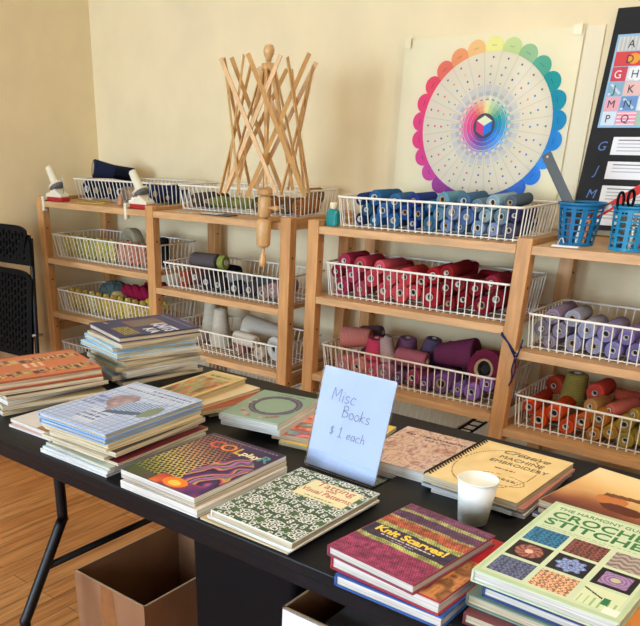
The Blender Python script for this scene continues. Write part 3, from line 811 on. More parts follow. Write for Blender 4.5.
# --- small painting book
z = stack('the painted cover pile', -1.345, 1.425, 0, [
    ('black spined paperback', .045,.055,-22,.150,.215,.013,(60,54,52),P,False,'left'),
    ('rust red patterned book', .035,.020,-16,.150,.210,.013,(170,84,50),P,False,'left'),
    ('thin cream booklet', .004,.0,-3,.140,.250,.008,(230,214,180),P,False,'left')], 'books under the green painted cover')
def art_paint(U, V):
    n, n2, n3 = N2(6, 5), N2(7, 9), N2(9, 14)
    c = ramp(np.clip(n(U,V)*.6+n2(U,V)*.4,0,1), [(60,96,60),(90,130,90),(190,80,50),(150,170,120),(210,110,60),(110,140,110),(70,80,50)])
    c = mixc(c, K(220,190,150), np.clip(n3(U,V)-.62,0,1)*1.6)
    b = (U < .09)|(U > .93)|(V < .06)|(V > .94); c[b] = K(222,196,140)
    put(c, (V > .78)&(V < .94)&(U > .09)&(U < .93), K(200,180,120)); marks(c, U, V, .2,.8,.82,.9,K(90,110,90),3,1)
    return c
book('small hardback with a green and red painted cover behind the sweater book', -1.362, 1.408, z, 2, .118, .262, .019, (214,186,126), P, True, art_paint, (50,90))

# --- sea green book
z0 = TZ+.0006
bkY = book('bright yellow and white picture book at the bottom under the sea green ones', -.945, 1.455, z0, 8, .19, .24, .009, (238,206,90), W, False)
def art_multi(U, V):
    n, n2 = N2(11, 8), N2(12, 16)
    return ramp(np.clip(n(U,V)*.7+n2(U,V)*.3,0,1), [(40,140,150),(214,90,110),(236,180,150),(190,60,60),(110,170,190),(230,200,120),(150,60,90)])
book('multicoloured pink and teal book under the sea green ones', -.985, 1.462, z0+.0096, 16, .19, .235, .013, (200,150,150), P, False, art_multi, (50,60))
book('pale blue edged paperback directly under the sea green book', -1.114, 1.412, z0+.023, 10, .158, .222, .013, (206,214,220), W, False)
def art_sea(U, V):
    c = full(U, (140,166,146)); n = N2(15, 8)
    r = np.sqrt(((U-.55)/.36)**2+((V-.55)/.30)**2); w = np.abs(r-1) < .11+.06*n(U,V); c[w] = K(74,72,98)
    w2 = np.abs(r-1.02) < .045; c[w2] = K(112,104,120)
    rg = np.random.default_rng(4)
    for k in range(16):
        a = rg.uniform(2.6,5.6); u = .52+.40*math.cos(a); v = .50+.40*math.sin(a)
        e = (U-u)**2/.0016+(V-v)**2/.0008 < 1; c[e] = K(196,160,150) if k % 2 else K(150,110,110)
    marks(c, U, V, .30,.80,.91,.95,K(80,96,90),1,1)
    put(c, (V < .03), K(176,196,206)); return c
book('sea green book with a dark wreath on its cover, left of the white sign', -1.118, 1.409, z0+.0365, 10, .158, .222, .013, (160,186,176), W, False, art_sea, (70,90))

# --- lace book
zt = stack('the lace cover pile', -.780, 1.066, 0, [
    ('thin tan pamphlet', -.012,-.004,.5,.205,.276,.004,(206,180,130),P,False,'left'),
    ('thin white booklet', .000,.000,-1.5,.198,.276,.004,(224,222,220),W,False,'left')], 'booklets under the lace cover')
def art_lace(U, V):
    c = full(U, (62,86,60)); w = K(228,230,226)
    gx = U*3.1; gy = V*4.5; row = np.floor(gy); fx = (gx+.5*(row % 2)) % 1-.5; fy = (gy % 1)-.5
    r = np.hypot(fx, fy); a = np.arctan2(fy, fx)
    leaf = .205+.045*np.cos(6*a)
    c[r < leaf-.035] = K(70,98,62)
    ring = np.abs(r-leaf) < .022; c[ring] = w
    # scalloped loops round each motif
    p6 = (a/(PI/3)) % 1-.5; lr = np.hypot((r-.36), p6*r*1.05); lp = np.abs(lr-.085) < .022; c[lp] = w
    p12 = (a/(PI/6)+.5) % 1-.5; l2 = np.hypot((r-.50), p12*r*.52); lp = np.abs(l2-.055) < .019; c[lp] = w
    sp_ = (np.abs(p6) < .06)&(r > leaf)&(r < .30); c[sp_] = w
    gx2 = (gx+.5*(row % 2)+.5); corner = np.hypot(((gx+.5*(row % 2)) % 1)-.0, fy); 
    for ox in (0., 1.):
        rr = np.hypot(((gx+.5*(row % 2)) % 1)-ox, fy*1.2); ln = (np.abs(rr-.16) < .020)|(np.abs(rr-.07) < .02); c[ln] = w
    lab = (U > .31)&(U < .93)&(V > .60)&(V < .90); c[lab] = K(230,222,176)
    edge = lab&((U < .318)|(U > .922)|(V < .608)|(V > .892)); c[edge] = K(200,186,120)
    marks(c, U, V, .44,.80,.625,.650,K(96,120,90),3,1)
    return c
bk = book('tatting book with white lace on a dark green cover and cream label', -.773, 1.062, zt, -1, .191, .271, .0165, (232,236,226), P, True, art_lace, (120,165))
T(bk, 'Tatting', .031, (186,66,66), .62, .800, .197, .278, align='CENTER', offset=-.0002)
T(bk, 'with', .014, (186,66,66), .62, .760, .197, .278, align='CENTER')
T(bk, 'Visual Patterns', .0245, (186,66,66), .62, .685, .197, .278, align='CENTER', width=.112)

# --- pink mottled book
def art_pink(U, V):
    n, n2, n3 = N2(21, 7), N2(22, 15), N2(23, 32)
    t = np.clip(n(U,V)*.4+n2(U,V)*.35+n3(U,V)*.3,0,1)
    c = ramp(t, [(150,104,96),(190,146,134),(214,182,168),(222,196,184),(170,122,120),(226,206,194)])
    fl = np.abs(np.sin(U*22+n(U,V)*9)*np.sin(V*26+n2(U,V)*8)) < .10; c[fl] = c[fl]*.78
    marks(c, U, V, .30,.96,.80,.86,K(80,60,70),8,1); marks(c, U, V, .42,.80,.73,.78,K(90,66,74),9,1); marks(c, U, V, .10,.24,.80,.86,K(80,60,70),10,1)
    return c
book('pink mottled craft book lying alone right of the white sign', -.742, 1.463, TZ+.0006, 2, .172, .236, .022, (190,176,176), W, False, art_pink, (80,110))

# --- spiral bound embroidery book
z = stack('the spiral bound pile', -.543, 1.450, -2, [
    ('white comb bound booklet', .004,.004,4,.190,.262,.007,(226,228,226),W,False,'left'),
    ('pale blue booklet', -.004,-.002,-2,.194,.266,.006,(170,190,206),W,False,'left'),
    ('rose pink magazine', .006,.004,1.5,.192,.262,.006,(190,120,120),P,False,'left')], 'booklets under the spiral bound book')
def art_tan(U, V):
    n = N2(31, 10); c = mixc(full(U,(236,212,160)), full(U,(226,198,142)), n(U,V))
    r = ((U-.46)/.40)**2+((V-.48)/.42)**2; ov = np.abs(np.sqrt(r)-1) < .012; c[ov] = K(150,112,70)
    r = ((U-.62)/.26)**2+((V-.30)/.10)**2; ov = np.abs(np.sqrt(r)-1) < .03; c[ov] = K(120,88,60)
    marks(c, U, V, .44,.66,.485,.515,K(90,64,44),3,1); marks(c, U, V, .52,.80,.30,.34,K(70,50,40),4,2)
    return c
bk = book('tan spiral bound machine embroidery book behind the paper cup', -.546, 1.448, z, -2, .196, .268, .014, (226,198,142), P, False, art_tan, (80,110), art_m=ART_M)
T(bk, 'Creative', .030, (60,44,36), .30, .82, .196, .268, shear=.45, width=.100)
T(bk, 'MACHINE', .0235, (50,40,36), .34, .705, .196, .268, width=.094)
T(bk, 'EMBROIDERY', .0225, (50,40,36), .30, .600, .196, .268, width=.122)
sp = MB()
for k in range(24):
    y = -.268/2+.012+k*(.268-.024)/23
    sp.tube([(-.098+.002+.0085*math.cos(a), y+.0012*math.sin(a*.5), .007+.0110*math.sin(a)) for a in np.linspace(0,2*PI,11)[:-1]], .0017, 5, closed=True)
sp.build('spiral_binding', mat('black_coil', (16,16,18), .4), bk[0])

# --- paper cup
cup = thing('paper_cup', 'white paper cup standing in front of the spiral bound book', 'cup', (-.510,1.256,TZ+.0006))
MB().lathe([(0,.004),(.0255,.004),(.0255,0),(.0265,0),(.0360,.084),(.0347,.084),(.0252,.0055),(0,.0055)], 32).build('cup_body', mat('cup_paper', (238,238,232), .55), cup)
MB().tube([(.0360*math.cos(a), .0360*math.sin(a), .0845) for a in np.linspace(0,2*PI,33)[:-1]], .0016, 8, closed=True).build('rolled_rim', mat('cup_paper', (238,238,232), .55), cup)

# --- scarf book stack
z0 = TZ+.0006
bt = book('royal blue hardback at the bottom under the scarf book', -.479, 1.010, z0, 0, .187, .228, .021, (40,92,170), W, True)
def art_red(U, V):
    c = full(U, (170,28,40)); n, n2 = N2(41, 9), N2(42, 18)
    q = (V < .60)&(U > .25); c[q] = ramp(np.clip(n(U,V)*.6+n2(U,V)*.4,0,1), [(60,36,26),(140,84,50),(206,140,84),(110,70,44),(180,120,80),(70,50,40)])[q]
    return c
book('red hardback with a brown painted cover in the middle of the scarf book stack', -.484, 1.016, z0+.0214, -3, .196, .232, .024, (176,44,60), W, True, art_red, (50,60))
def art_scarf(U, V):
    n, n2 = N2(51, 6), N2(52, 24)
    wob = .03*n(U,V); v = V+wob-.01
    c = full(U, (120,50,84))
    bands = [(0,.30,(164,62,104)),(.30,.355,(178,184,108)),(.355,.545,(56,44,70)),(.545,.60,(176,182,110)),(.60,.715,(186,94,70)),(.715,.745,(172,168,112)),(.745,.86,(104,64,104)),(.86,.905,(172,176,112)),(.905,1.1,(122,68,104))]
    for a, b, k in bands: c[(v >= a)&(v < b)] = K(*k)
    st = ((U*34+np.abs(((V*46) % 2)-1)*.9) % 1 < .42)&~((v > .36)&(v < .54)); c[st] = c[st]*.62
    c = c*(.78+.44*n2(U,V))[...,None]; c = np.clip(c,0,255)
    marks(c, U, V, .20,.84,.405,.425,K(206,200,214),5,1); marks(c, U, V, .36,.64,.375,.390,K(186,180,194),6,1)
    return c
bk = book('knit scarves book with striped knitted cover on top of its stack', -.500, 1.004, z0+.0458, -6, .164, .224, .018, (150,60,80), W, True, art_scarf, (100,130))
T(bk, 'Knit Scarves!', .026, (240,206,70), .5, .445, .166, .224, align='CENTER', offset=.0009, width=.132)

# --- crochet book stack
z0 = TZ+.0006
book('dark red spined hardback at the bottom of the crochet book stack', -.268, 1.085, z0, 1, .21, .30, .019, (120,56,60), P, True)
book('grey green hardback second in the crochet book stack', -.270, 1.102, z0+.0194, -1, .212, .300, .019, (126,150,134), P, True)
book('navy blue hardback under the crochet stitches book', -.252, 1.108, z0+.0388, -2, .204, .300, .017, (40,70,130), W, True)
book('thin orange paperback just under the crochet stitches book', -.232, 1.106, z0+.0562, -2, .204, .296, .006, (206,130,60), W, False)
def art_crochet(U, V):
    c = full(U, (202,218,188)); c2 = K(184,206,168)
    m = (U < .03)|(U > .97)|(V < .025)|(V > .975); c[m] = c2
    n, n2 = N2(61, 10), N2(62, 40)
    cols = [[(88,96,130),(196,150,120),(206,220,180)],[(40,30,30),(30,26,40),(24,22,28)],[(46,110,150),(120,70,66),(176,160,150)]]
    for j in range(3):
        for i in range(3):
            u0 = .05+i*.312; u1 = u0+.272; v0 = .05+j*.203; v1 = v0+.178
            q = (U > u0)&(U < u1)&(V > v0)&(V < v1); a = (U-u0)/.272; b = (V-v0)/.178
            base = K(*cols[j][i])
            tex = (np.sin(a*44+np.sin(b*30)*1.4)*np.sin(b*34+np.sin(a*26)) > 0)
            if j != 1: cc = np.where(tex[...,None], base*1.22, base*.70)
            else: cc = full(U, tuple(base))
            if (i, j) == (2, 2):
                cc = np.where((np.sin(b*26+np.sin(a*18)*1.6) > 0)[...,None], K(180,164,156), K(128,116,120))
            if (i, j) == (0, 1):
                r = np.hypot((a-.5)*1.1, b-.5); cc[r < .40] = K(172,110,100); cc[(r < .40)&(np.sin(np.arctan2(b-.5,a-.5)*9+r*20) > .2)] = K(120,66,64); cc[r < .12] = K(232,190,170)
            if (i, j) == (1, 1):
                r = np.hypot(a-.5, (b-.5)*.95); an = np.arctan2(b-.5, a-.5); k = r < .36+.05*np.cos(8*an); cc[k] = K(110,130,190); cc[k&(np.cos(8*an)*np.cos(r*40) > .2)] = K(160,176,220); cc[r < .06] = K(60,70,120)
            if (i, j) == (2, 1):
                k = np.maximum(abs(a-.5), abs(b-.5)) < .36; cc[k] = K(140,104,160); r = np.hypot(a-.5,b-.5); cc[k&(np.cos(r*60) > .2)] = K(170,140,186); cc[r < .12] = K(190,196,150)
            if (i, j) == (2, 0):
                cc = full(U, (214,226,190)); zz = (b < .45)&(np.abs(((a*12) % 2)-1) < .3); cc[zz] = K(150,190,130)
                ln = np.abs(b-(.85-.6*a)) < .035; cc[ln&(a < .55)] = K(30,60,44); cc[(np.abs(a-.66) < .09)&(b > .25)&(b < .6)] = K(40,120,80)
            c[q] = np.clip(cc, 0, 255)[q]
    marks(c, U, V, .08,.80,.665,.68,K(120,160,120),3,1); marks(c, U, V, .08,.60,.645,.656,K(140,170,130),4,1)
    q = (U > .87)&(U < .97)&(V > .03)&(V < .09); c[q] = K(232,236,226)
    return c
bk = book('light green crochet stitches book with nine pattern pictures, on top at the right', -.270, 1.104, z0+.0628, -1, .204, .310, .020, (206,222,190), W, True, art_crochet, (130,190))
T(bk, 'THE HARMONY GUIDE TO', .0150, (58,120,80), .07, .905, .204, .310, width=.172)
T(bk, 'CROCHET', .035, (40,120,70), .07, .800, .204, .310, offset=.0006, width=.168)
T(bk, 'STITCHES', .035, (40,120,70), .07, .700, .204, .310, offset=.0006, width=.168)

# --- tan photograph book at the right
z = stack('the tan picture book pile', -.292, 1.436, -8, [
    ('dark brown paperback', .002,-.004,2,.222,.24,.010,(66,46,44),P,False,'left'),
    ('dark blue paperback', -.006,-.010,-2,.220,.24,.008,(54,60,100),W,False,'left'),
    ('maroon paperback', -.004,.0,1,.222,.235,.011,(96,44,44),P,False,'left')], 'books under the tan picture book')
def art_tanpic(U, V):
    n, n2 = N2(71, 4), N2(72, 9)
    c = ramp(np.clip(V*1.1-.1+.25*(n(U,V)-.5),0,1), [(104,52,42),(150,90,60),(214,166,110),(226,186,126),(232,200,146),(238,214,166),(240,220,178)])
    e = ((U-.40)**2/.018+(V-.42)**2/.010 < 1); c[e] = K(196,120,66)
    e = ((U-.55)**2/.035+(V-.30)**2/.006 < 1); c[e] = K(96,44,34)
    e = (np.abs(V-.52-.18*(U-.4)) < .035)&(U > .3); c[e] = K(120,74,48)
    marks(c, U, V, .55,.9,.80,.84,K(150,60,50),2,1)
    return c
book('tan and brown picture book at the right edge behind the crochet book', -.296, 1.438, z, -8, .222, .235, .012, (206,170,120), P, False, art_tanpic, (70,80))

# ------------------------------------------------------------------ acrylic sign
sg = thing('table_sign', 'white handwritten price sign in a clear acrylic holder behind the lace book', 'sign', (-.815,1.262,TZ+.0006), (0,0,R(-3)))
lean = R(-14); SM = Matrix.Rotation(lean, 4, 'X')
sw, sh = .185, .220
def rrect(w, h, r, n=5):
    pts = []
    for cx, cy, a0 in ((w/2-r,r,-PI/2),(w/2-r,h-r,0),(-w/2+r,h-r,PI/2),(-w/2+r,r,PI)):
        for q in range(n+1): a = a0+PI/2*q/n; pts.append((cx+r*math.cos(a), cy+r*math.sin(a)))
    return pts
def slab(w, h, r, y0, y1, cx=0, cz=0):
    pts = rrect(w, h, r); n = len(pts); b = MB()
    vs = [SM @ Vector((x+cx, y0, z+cz)) for x, z in pts]+[SM @ Vector((x+cx, y1, z+cz)) for x, z in pts]
    b.add(vs, [tuple(range(n)), tuple(range(2*n-1, n-1, -1))]+[(i, (i+1) % n+0, (i+1) % n+n, i+n) for i in range(n)])
    return b
pp = slab(sw-.006, sh-.006, .004, -.0006, .0006, 0, .004).build('paper_sheet', mat('sign_paper', (196,206,226), .6), sg)
slab(sw, sh, .010, -.0030, -.0014).build('front_panel', clear_mat('clear_acrylic', .03, .02, (.97,.98,1)), sg)
slab(sw, sh, .010, .0012, .0028).build('back_panel', clear_mat('clear_acrylic', .03, .02, (.97,.98,1)), sg)
MB().box((-sw/2+.004,.003,0),(sw/2-.004,.085,.0025)).build('base_foot', clear_mat('clear_acrylic', .03, .02, (.97,.98,1)), sg)
STROKES = {
 'M':[[(0,0),(.05,1),(.35,.35),(.7,1),(.75,0)]], 'i':[[(.1,0),(.1,.55)],[(.1,.75),(.12,.82)]],
 's':[[(.4,.5),(.2,.56),(.05,.42),(.2,.28),(.4,.16),(.25,0),(.02,.05)]], 'c':[[(.45,.48),(.2,.56),(.03,.3),(.15,.03),(.45,.06)]],
 'B':[[(.1,0),(.08,1)],[(.08,1),(.45,.95),(.5,.72),(.1,.55),(.55,.45),(.58,.12),(.1,0)]],
 'o':[[(.25,.55),(.05,.35),(.12,.05),(.38,.02),(.48,.3),(.25,.55)]], 'k':[[(.05,0),(.08,.95)],[(.42,.55),(.08,.28),(.45,0)]],
 '$':[[(.45,.8),(.2,.85),(.08,.65),(.3,.5),(.48,.32),(.3,.12),(.04,.2)],[(.27,1.0),(.27,-.05)]], '1':[[(.02,.78),(.22,1),(.22,0)],[(0,0),(.45,0)]],
 'e':[[(.05,.3),(.42,.34),(.3,.55),(.06,.38),(.12,.05),(.42,.08)]], 'a':[[(.4,.5),(.15,.55),(.03,.25),(.15,.02),(.4,.2),(.42,.52),(.44,.02)]],
 'h':[[(.05,0),(.06,1)],[(.06,.35),(.28,.55),(.4,.4),(.42,0)]]}
ADV = {'M':.95,'i':.3,'s':.55,'c':.6,'B':.75,'o':.58,'k':.58,'$':.65,'1':.6,'e':.58,'a':.6,'h':.6,' ':.5}
hw = MB()
def write(s, x, z, size, sl=0.):
    cx = x
    for ch in s:
        for st in STROKES.get(ch, []):
            pts = [(cx+(px+.12*py)*size, -.0009, z+py*size+(cx-x)*sl) for px, py in st]
            pts = sub(pts, 3) if len(pts) > 2 else [Vector(p) for p in pts]
            hw.tube([SM @ Vector(p) for p in pts], .00062, 5)
        cx += ADV[ch]*size
write('Misc', -.056, .152, .026, -.02); write('Books', -.024, .122, .024, -.02); write('$ 1 each', -.046, .080, .020, -.02)
hw.build('handwriting', mat('pencil_grey', (98,102,116), .6), sg)

# ------------------------------------------------------------------ boxes under the table
def open_box(label, x0, x1, y0, y1, z, h, flaps=(), name='cardboard_box', floor=True):
    t = thing(name, label, 'box', ((x0+x1)/2,(y0+y1)/2,z)); a = (x1-x0)/2; c = (y1-y0)/2; k = .005
    b = MB(); b.box((-a,-c,0),(a,c,k),1); b.box((-a,-c,k),(a,-c+k,h)); b.box((-a,c-k,k),(a,c,h)); b.box((-a,-c+k,k),(-a+k,c-k,h)); b.box((a-k,-c+k,k),(a,c-k,h))
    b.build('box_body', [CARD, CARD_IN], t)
    e = MB(); e.box((-a,-c,h),(a,-c+k,h+.0008)); e.box((-a,c-k,h),(a,c,h+.0008)); e.box((-a,-c,h),(-a+k,c,h+.0008)); e.box((a-k,-c,h),(a,c,h+.0008))
    e.build('cut_edge', CARD_EDGE, t)
    return t, a, c
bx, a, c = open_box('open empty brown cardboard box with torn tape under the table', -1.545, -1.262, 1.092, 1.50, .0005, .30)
tp2 = MB(); rg = random.Random(2)
tape = [(-.03,.299),(.02,.296),(.028,.19),(.016,.17),(.030,.08),(.02,.002),(-.02,.002),(-.028,.09),(-.022,.16),(-.036,.21)]
tp2.add([(x, -c-.0006, zz) for x, zz in tape], [tuple(range(len(tape)))])
tp2.build('packing_tape', mat('brown_packing_tape', (150,96,58), .25, .2, 30.), bx)
fl = MB().box((-a+.006,c-.011,.02),(a-.006,c-.006,.285)); fl.build('inner_flap', CARD, bx)
bin_ = thing('storage_bin', 'tall black storage bin under the table beside the cardboard box', 'bin', (-.952,1.25,.0005))
b = MB(); x, y, h = .152, .145, .60
pro = rrect(2*x, 2*y, .02); 
def ringv(s, z): return [(px*s, (py-y)*s, z) for px, py in pro]
n = len(pro); vs = ringv(.94,0)+ringv(1,h)+ringv(.975,h)+ringv(.92,.006)
b.add(vs, [tuple(range(n-1,-1,-1))]+[(q*n+i, q*n+(i+1) % n, (q+1)*n+(i+1) % n, (q+1)*n+i) for q in range(3) for i in range(n)]+[tuple(range(3*n,4*n))])
b.build('bin_body', BLACKP, bin_)
MB().add(ringv(1,h-.03)+ringv(1.03,h-.028)+ringv(1.03,h+.002)+ringv(1,h+.002), [(q*n+i, q*n+(i+1) % n, (q+1)*n+(i+1) % n, (q+1)*n+i) for q in range(3) for i in range(n)]).build('bin_rim', BLACKP, bin_)
b3, a3, c3 = open_box('brown cardboard box holding a grey case, half hidden under the table', -.775, -.38, 1.030, 1.36, .0005, .545)
MB().bar((-a3+.004,-c3-.0026,.50),(a3-.02,-c3-.0026,.50),.004,.088).build('white_label', WHITE, b3)
cs = thing('grey_case', 'grey plastic case lying inside the half hidden cardboard box', 'case', (-.570,1.215,.006))
MB().box((-.15,-.125,0),(.165,.125,.50)).build('case_body', mat('grey_plastic', (112,112,112), .5), cs, bevel=.012)
MB().box((-.05,-.03,.5002),(.05,-.012,.512)).build('red_handle', mat('red_plastic', (190,40,44), .4), cs, bevel=.004)
b4, a4, c4 = open_box('low brown cardboard box on the floor behind the black bin', -1.25, -1.0, 1.44, 1.66, .0005, .16)

# ------------------------------------------------------------------ folded chair
ch = thing('folding_chair', 'black plastic folding chair folded up against the left wall', 'chair', (-3.555,2.20,0), (R(-6),0,R(3)))
def panel(name, w0, w1, z0, z1, holes, bow, thick=.016):
    """moulded panel with rows of slots: quads left out where the slots are"""
    nx, nz = 33, max(9, int((z1-z0)/.0125)); b = MB(); 
    def P_(i, j, y):
        u = i/nx*2-1; v = j/nz; w = w0+(w1-w0)*v
        zc = z0+(z1-z0)*v
        if v > .8: zc -= (abs(u)**6)*.045*(v-.8)/.2
        return (u*w/2, y-bow*(1-u*u), zc)
    for y in (0,):
        b.v += [P_(i, j, y) for j in range(nz+1) for i in range(nx+1)]
    for j in range(nz):
        for i in range(nx):
            hole = holes and 2 <= i < nx-2 and 2 <= j < nz-2 and (i+(j//2)*0) % 2 == 1 and ((j+ (i//2) % 2*1) % 3 != 0)
            if hole: continue
            q = j*(nx+1)+i; b.f.append([q,q+1,q+nx+2,q+nx+1]); b.m.append(0); b.s.append(False); b.c.append(None)
    me = b.mesh(name, [BLACKP]); bm = bmesh.new(); bm.from_mesh(me)
    bmesh.ops.solidify(bm, geom=bm.faces[:], thickness=thick); bmesh.ops.recalc_face_normals(bm, faces=bm.faces); bm.to_mesh(me); bm.free()
    o = bpy.data.objects.new(name, me); C.objects.link(o); o.parent = ch; return o
panel('backrest', .42, .38, .80, .985, True, .012)
panel('seat', .39, .42, .34, .775, True, .010)
for s in (-1, 1):
    MB().tube(sub([(s*.185,.020,.93),(s*.196,.022,.70),(s*.212,.024,.35),(s*.222,.024,.014)],4), .012, 10).build('frame_tube', BLACKM, ch)
    MB().tube(sub([(s*.165,.046,.74),(s*.176,.049,.40),(s*.186,.050,.014)],4), .011, 10).build('leg', BLACKM, ch)
    MB().lathe([(0,-.03),(.008,-.03),(.008,.03),(0,.03)], 10, 0, Matrix.Translation((s*.208,.03,.46)) @ Matrix.Rotation(PI/2,4,'X')).build('pivot_bolt', mat('steel', (170,170,170), .3, metal=1), ch)
MB().tube([(-.216,.024,.20),(.216,.024,.20)], .009, 8).build('cross_bar', BLACKM, ch)

# ------------------------------------------------------------------ wooden swift
SWX, SWY = -2.082, 2.548
sw_ = thing('wool_swift', 'wooden umbrella swift clamped to the front edge of the left shelves', 'swift', (SWX,SWY,.90), (0,R(.9),0))
MB().lathe([(0,.27),(.009,.27),(.009,.735),(0,.735)], 14).build('shaft', BEECH_L, sw_)
MB().lathe([(0,.735),(.010,.735),(.012,.745),(.019,.757),(.021,.772),(.015,.786),(0,.790)], 18).build('top_knob', BEECH_L, sw_)
MB().lathe([(.009,.705),(.026,.705),(.028,.712),(.026,.728),(.009,.728)], 20, closed=True).build('top_ring', BEECH_L, sw_)
MB().lathe([(.0095,.272),(.030,.272),(.032,.280),(.030,.298),(.0095,.298)], 20, closed=True).build('slider_ring', BEECH_L, sw_)
MB().lathe([(0,.186),(.020,.188),(.026,.195),(.026,.258),(.020,.268),(.012,.272),(0,.272)], 24).build('clamp_head', BEECH_L, sw_)
MB().lathe([(0,.072),(.020,.074),(.029,.084),(.030,.172),(.024,.182),(0,.186)], 24).build('handle', BEECH_L, sw_)
MB().lathe([(0,-.006),(.010,-.004),(.015,.010),(.014,.030),(.007,.050),(.007,.074),(0,.074)], 16).build('lower_screw', BEECH_L, sw_)
MB().box((-.016,.016,.170),(.016,.098,.190)).build('clamp_jaw', BEECH_L, sw_, bevel=.003)
MB().lathe([(0,.0),(.010,.0),(.012,.014),(.006,.024),(.006,.06),(0,.06)], 14, 0, Matrix.Translation((.070,0,.226)) @ Matrix.Rotation(-PI/2,4,'Y')).build('side_peg', BEECH_L, sw_)
NS = 8
for k in range(NS):
    th = 2*PI*k/NS+.2
    def pc_(r, a, z): return (r*math.cos(a), r*math.sin(a), z)
    for s in (-1, 1):
        off = .006*s; rr = rnd.uniform(-.008,.008)
        # outer lattice slat: crosses its neighbours at the waist
        a0, a1 = th-s*R(41), th+s*R(41)
        o1 = MB().bar(pc_(.180+off+rr, a0, .745+rnd.uniform(-.03,.012)), pc_(.176+off, a1, .285+rnd.uniform(-.012,.012)), .0160, .0046, 0, (math.cos(th), math.sin(th), 0))
        o1.build('slat', BEECH, sw_)
    # inner slats from the rings to the lattice
    MB().bar(pc_(.024, th+.1, .715), pc_(.150, th+.50, .30+rnd.uniform(-.02,.02)), .0125, .0042, 0, (math.cos(th), math.sin(th), 0)).build('slat', BEECH, sw_)
    pass

# ------------------------------------------------------------------ wall sheets
PY = 3.118
fb = thing('mounting_board', 'white foam board standing behind the colour wheel poster', 'board', (-1.40,PY+.0075,1.07))
o = MB().box((-.30,-.004,0),(.335,.004,.662)).build('board_sheet', mat('white_foam_board', (238,224,192), .7), fb); 
ps = thing('hanging_poster', 'cream poster with a large round colour wheel on the back wall', 'poster', (-1.48,PY-.004,1.07))
b = MB(); ww, hh = .70, .660; nx, nz = 28, 24
def py_(x, z): return -.0016-.0016*math.sin(x*9+z*5)*math.sin(z*7+1)
b.v += [(-ww/2+ww*i/nx, -.0016, hh*j/nz) for j in range(nz+1) for i in range(nx+1)]
for j in range(nz):
    for i in range(nx):
        q = j*(nx+1)+i; b.f.append([q,q+1,q+nx+2,q+nx+1]); b.m.append(0); b.s.append(True); b.c.append(None)
b.box((-ww/2,-.0012,0),(ww/2,0,hh))
b.build('poster_sheet', mat('cream_poster_paper', (238,222,182), .6, .03, 3.), ps, fix=False)
wx, wz = -1.451-(-1.48), 1.423-1.07
pet = [(236,226,140),(196,208,140),(150,186,134),(84,166,136),(16,150,146),(0,140,160),(6,134,180),(20,130,200),(36,136,214),(40,124,210),(52,110,196),(70,90,170),(80,76,160),(104,66,150),(136,64,150),(170,66,150),(206,70,150),(222,66,136),(226,60,122),(230,66,122),(232,64,110),(232,72,96),(232,112,90),(236,150,96),(238,186,120)]
b = MB(); NP = len(pet)
def jig(i): return -.0034-.00005*i
for i, c in enumerate(pet):
    a = 2*PI*i/NP
    b.disc((wx+.276*math.sin(a), wz+.264*math.cos(a)), .0360, .0350, jig(i), 20, 0, c)
    ca = math.cos(a); sa = math.sin(a); b.add([(wx+r*sa+e*ca*.010, jig(i)-.002, wz+r*ca*.96-e*sa*.010) for r, e in ((.279,-1),(.279,1),(.2815,1),(.2815,-1))], [(0,1,2,3)], 0, False, tuple(v*.8 for v in c))
b.build('colour_petals', ART_M, ps, fix=False)
b = MB(); b.disc((wx,wz), .262, .250, -.0064, 64, 0, (226,210,182))
NSP = 24
for i in range(NSP):
    a = 2*PI*(i+.5)/NSP; s, c_ = math.sin(a), math.cos(a); t = .0009
    b.add([(wx+r*s*1.02+e*c_*t, -.0068, wz+r*c_*.98-e*s*t) for r, e in ((.10,-1),(.10,1),(.255,1),(.255,-1))], [(0,1,2,3)], 0, False, (196,186,168))
    am = 2*PI*i/NSP
    # small keys and coloured dots
    for r, col, rad in ((.235,(96,96,110),.004),(.205,pet[(i+2) % NP],.004),(.178,pet[(i*5+3) % NP],.0042),(.150,(120,116,112),.003)):
        j = .02*math.sin(i*7+r*90)
        b.disc((wx+r*math.sin(am+j)*1.02, wz+r*math.cos(am+j)*.98), rad, rad, -.0070, 6, 0, col)
    for r0, r1, g in ((.118,.140,(206,198,190)),(.104,.118,(186,180,176)),(.089,.093,(130,128,130)),(.072,.076,(100,98,104))):
        w_ = .62*PI/NSP
        b.add([(wx+r*math.sin(am+e*w_), -.0071, wz+r*math.cos(am+e*w_)) for r, e in ((r0,-1),(r0,1),(r1,1),(r1,-1))], [(0,1,2,3)], 0, False, g)
# inner gradient ring of tinted cells
for i in range(NSP*2):
    am = 2*PI*i/(NSP*2); base = pet[int(i/2*NP/NSP) % NP]
    for r0, r1, m_ in ((.040,.056,.05),(.057,.071,.12),(.072,.086,.30),(.087,.104,.55)):
        if (i % 2) == 0 and r0 > .08: continue
        col = tuple(v*(1-m_)+236*m_ for v in base); w_ = .5*PI/NSP
        b.add([(wx+r*math.sin(am+e*w_), -.0074, wz+r*math.cos(am+e*w_)) for r, e in ((r0,-1),(r0,1),(r1,1),(r1,-1))], [(0,1,2,3)], 0, False, col)
b.disc((wx,wz), .044, .044, -.0078, 24, 0, (74,74,84))
for k, col in enumerate(((246,238,190),(30,130,216),(226,60,120))):
    a0 = -PI/3+k*2*PI/3
    pts = [(0,0)]+[(.036*math.sin(a0+q*PI/3), .036*math.cos(a0+q*PI/3)) for q in range(3)]
    b.add([(wx+px, -.0081, wz+pz) for px, pz in pts], [(0,1,2,3)], 0, False, col)
b.build('wheel_disc', ART_M, ps, fix=False)
b = MB(); 
for z_ in (.07,.078,.086): b.box((.255,-.0036,z_),(.32,-.0032,z_+.0028), 0, None, (196,160,140))
b.build('small_print', ART_M, ps, fix=False)
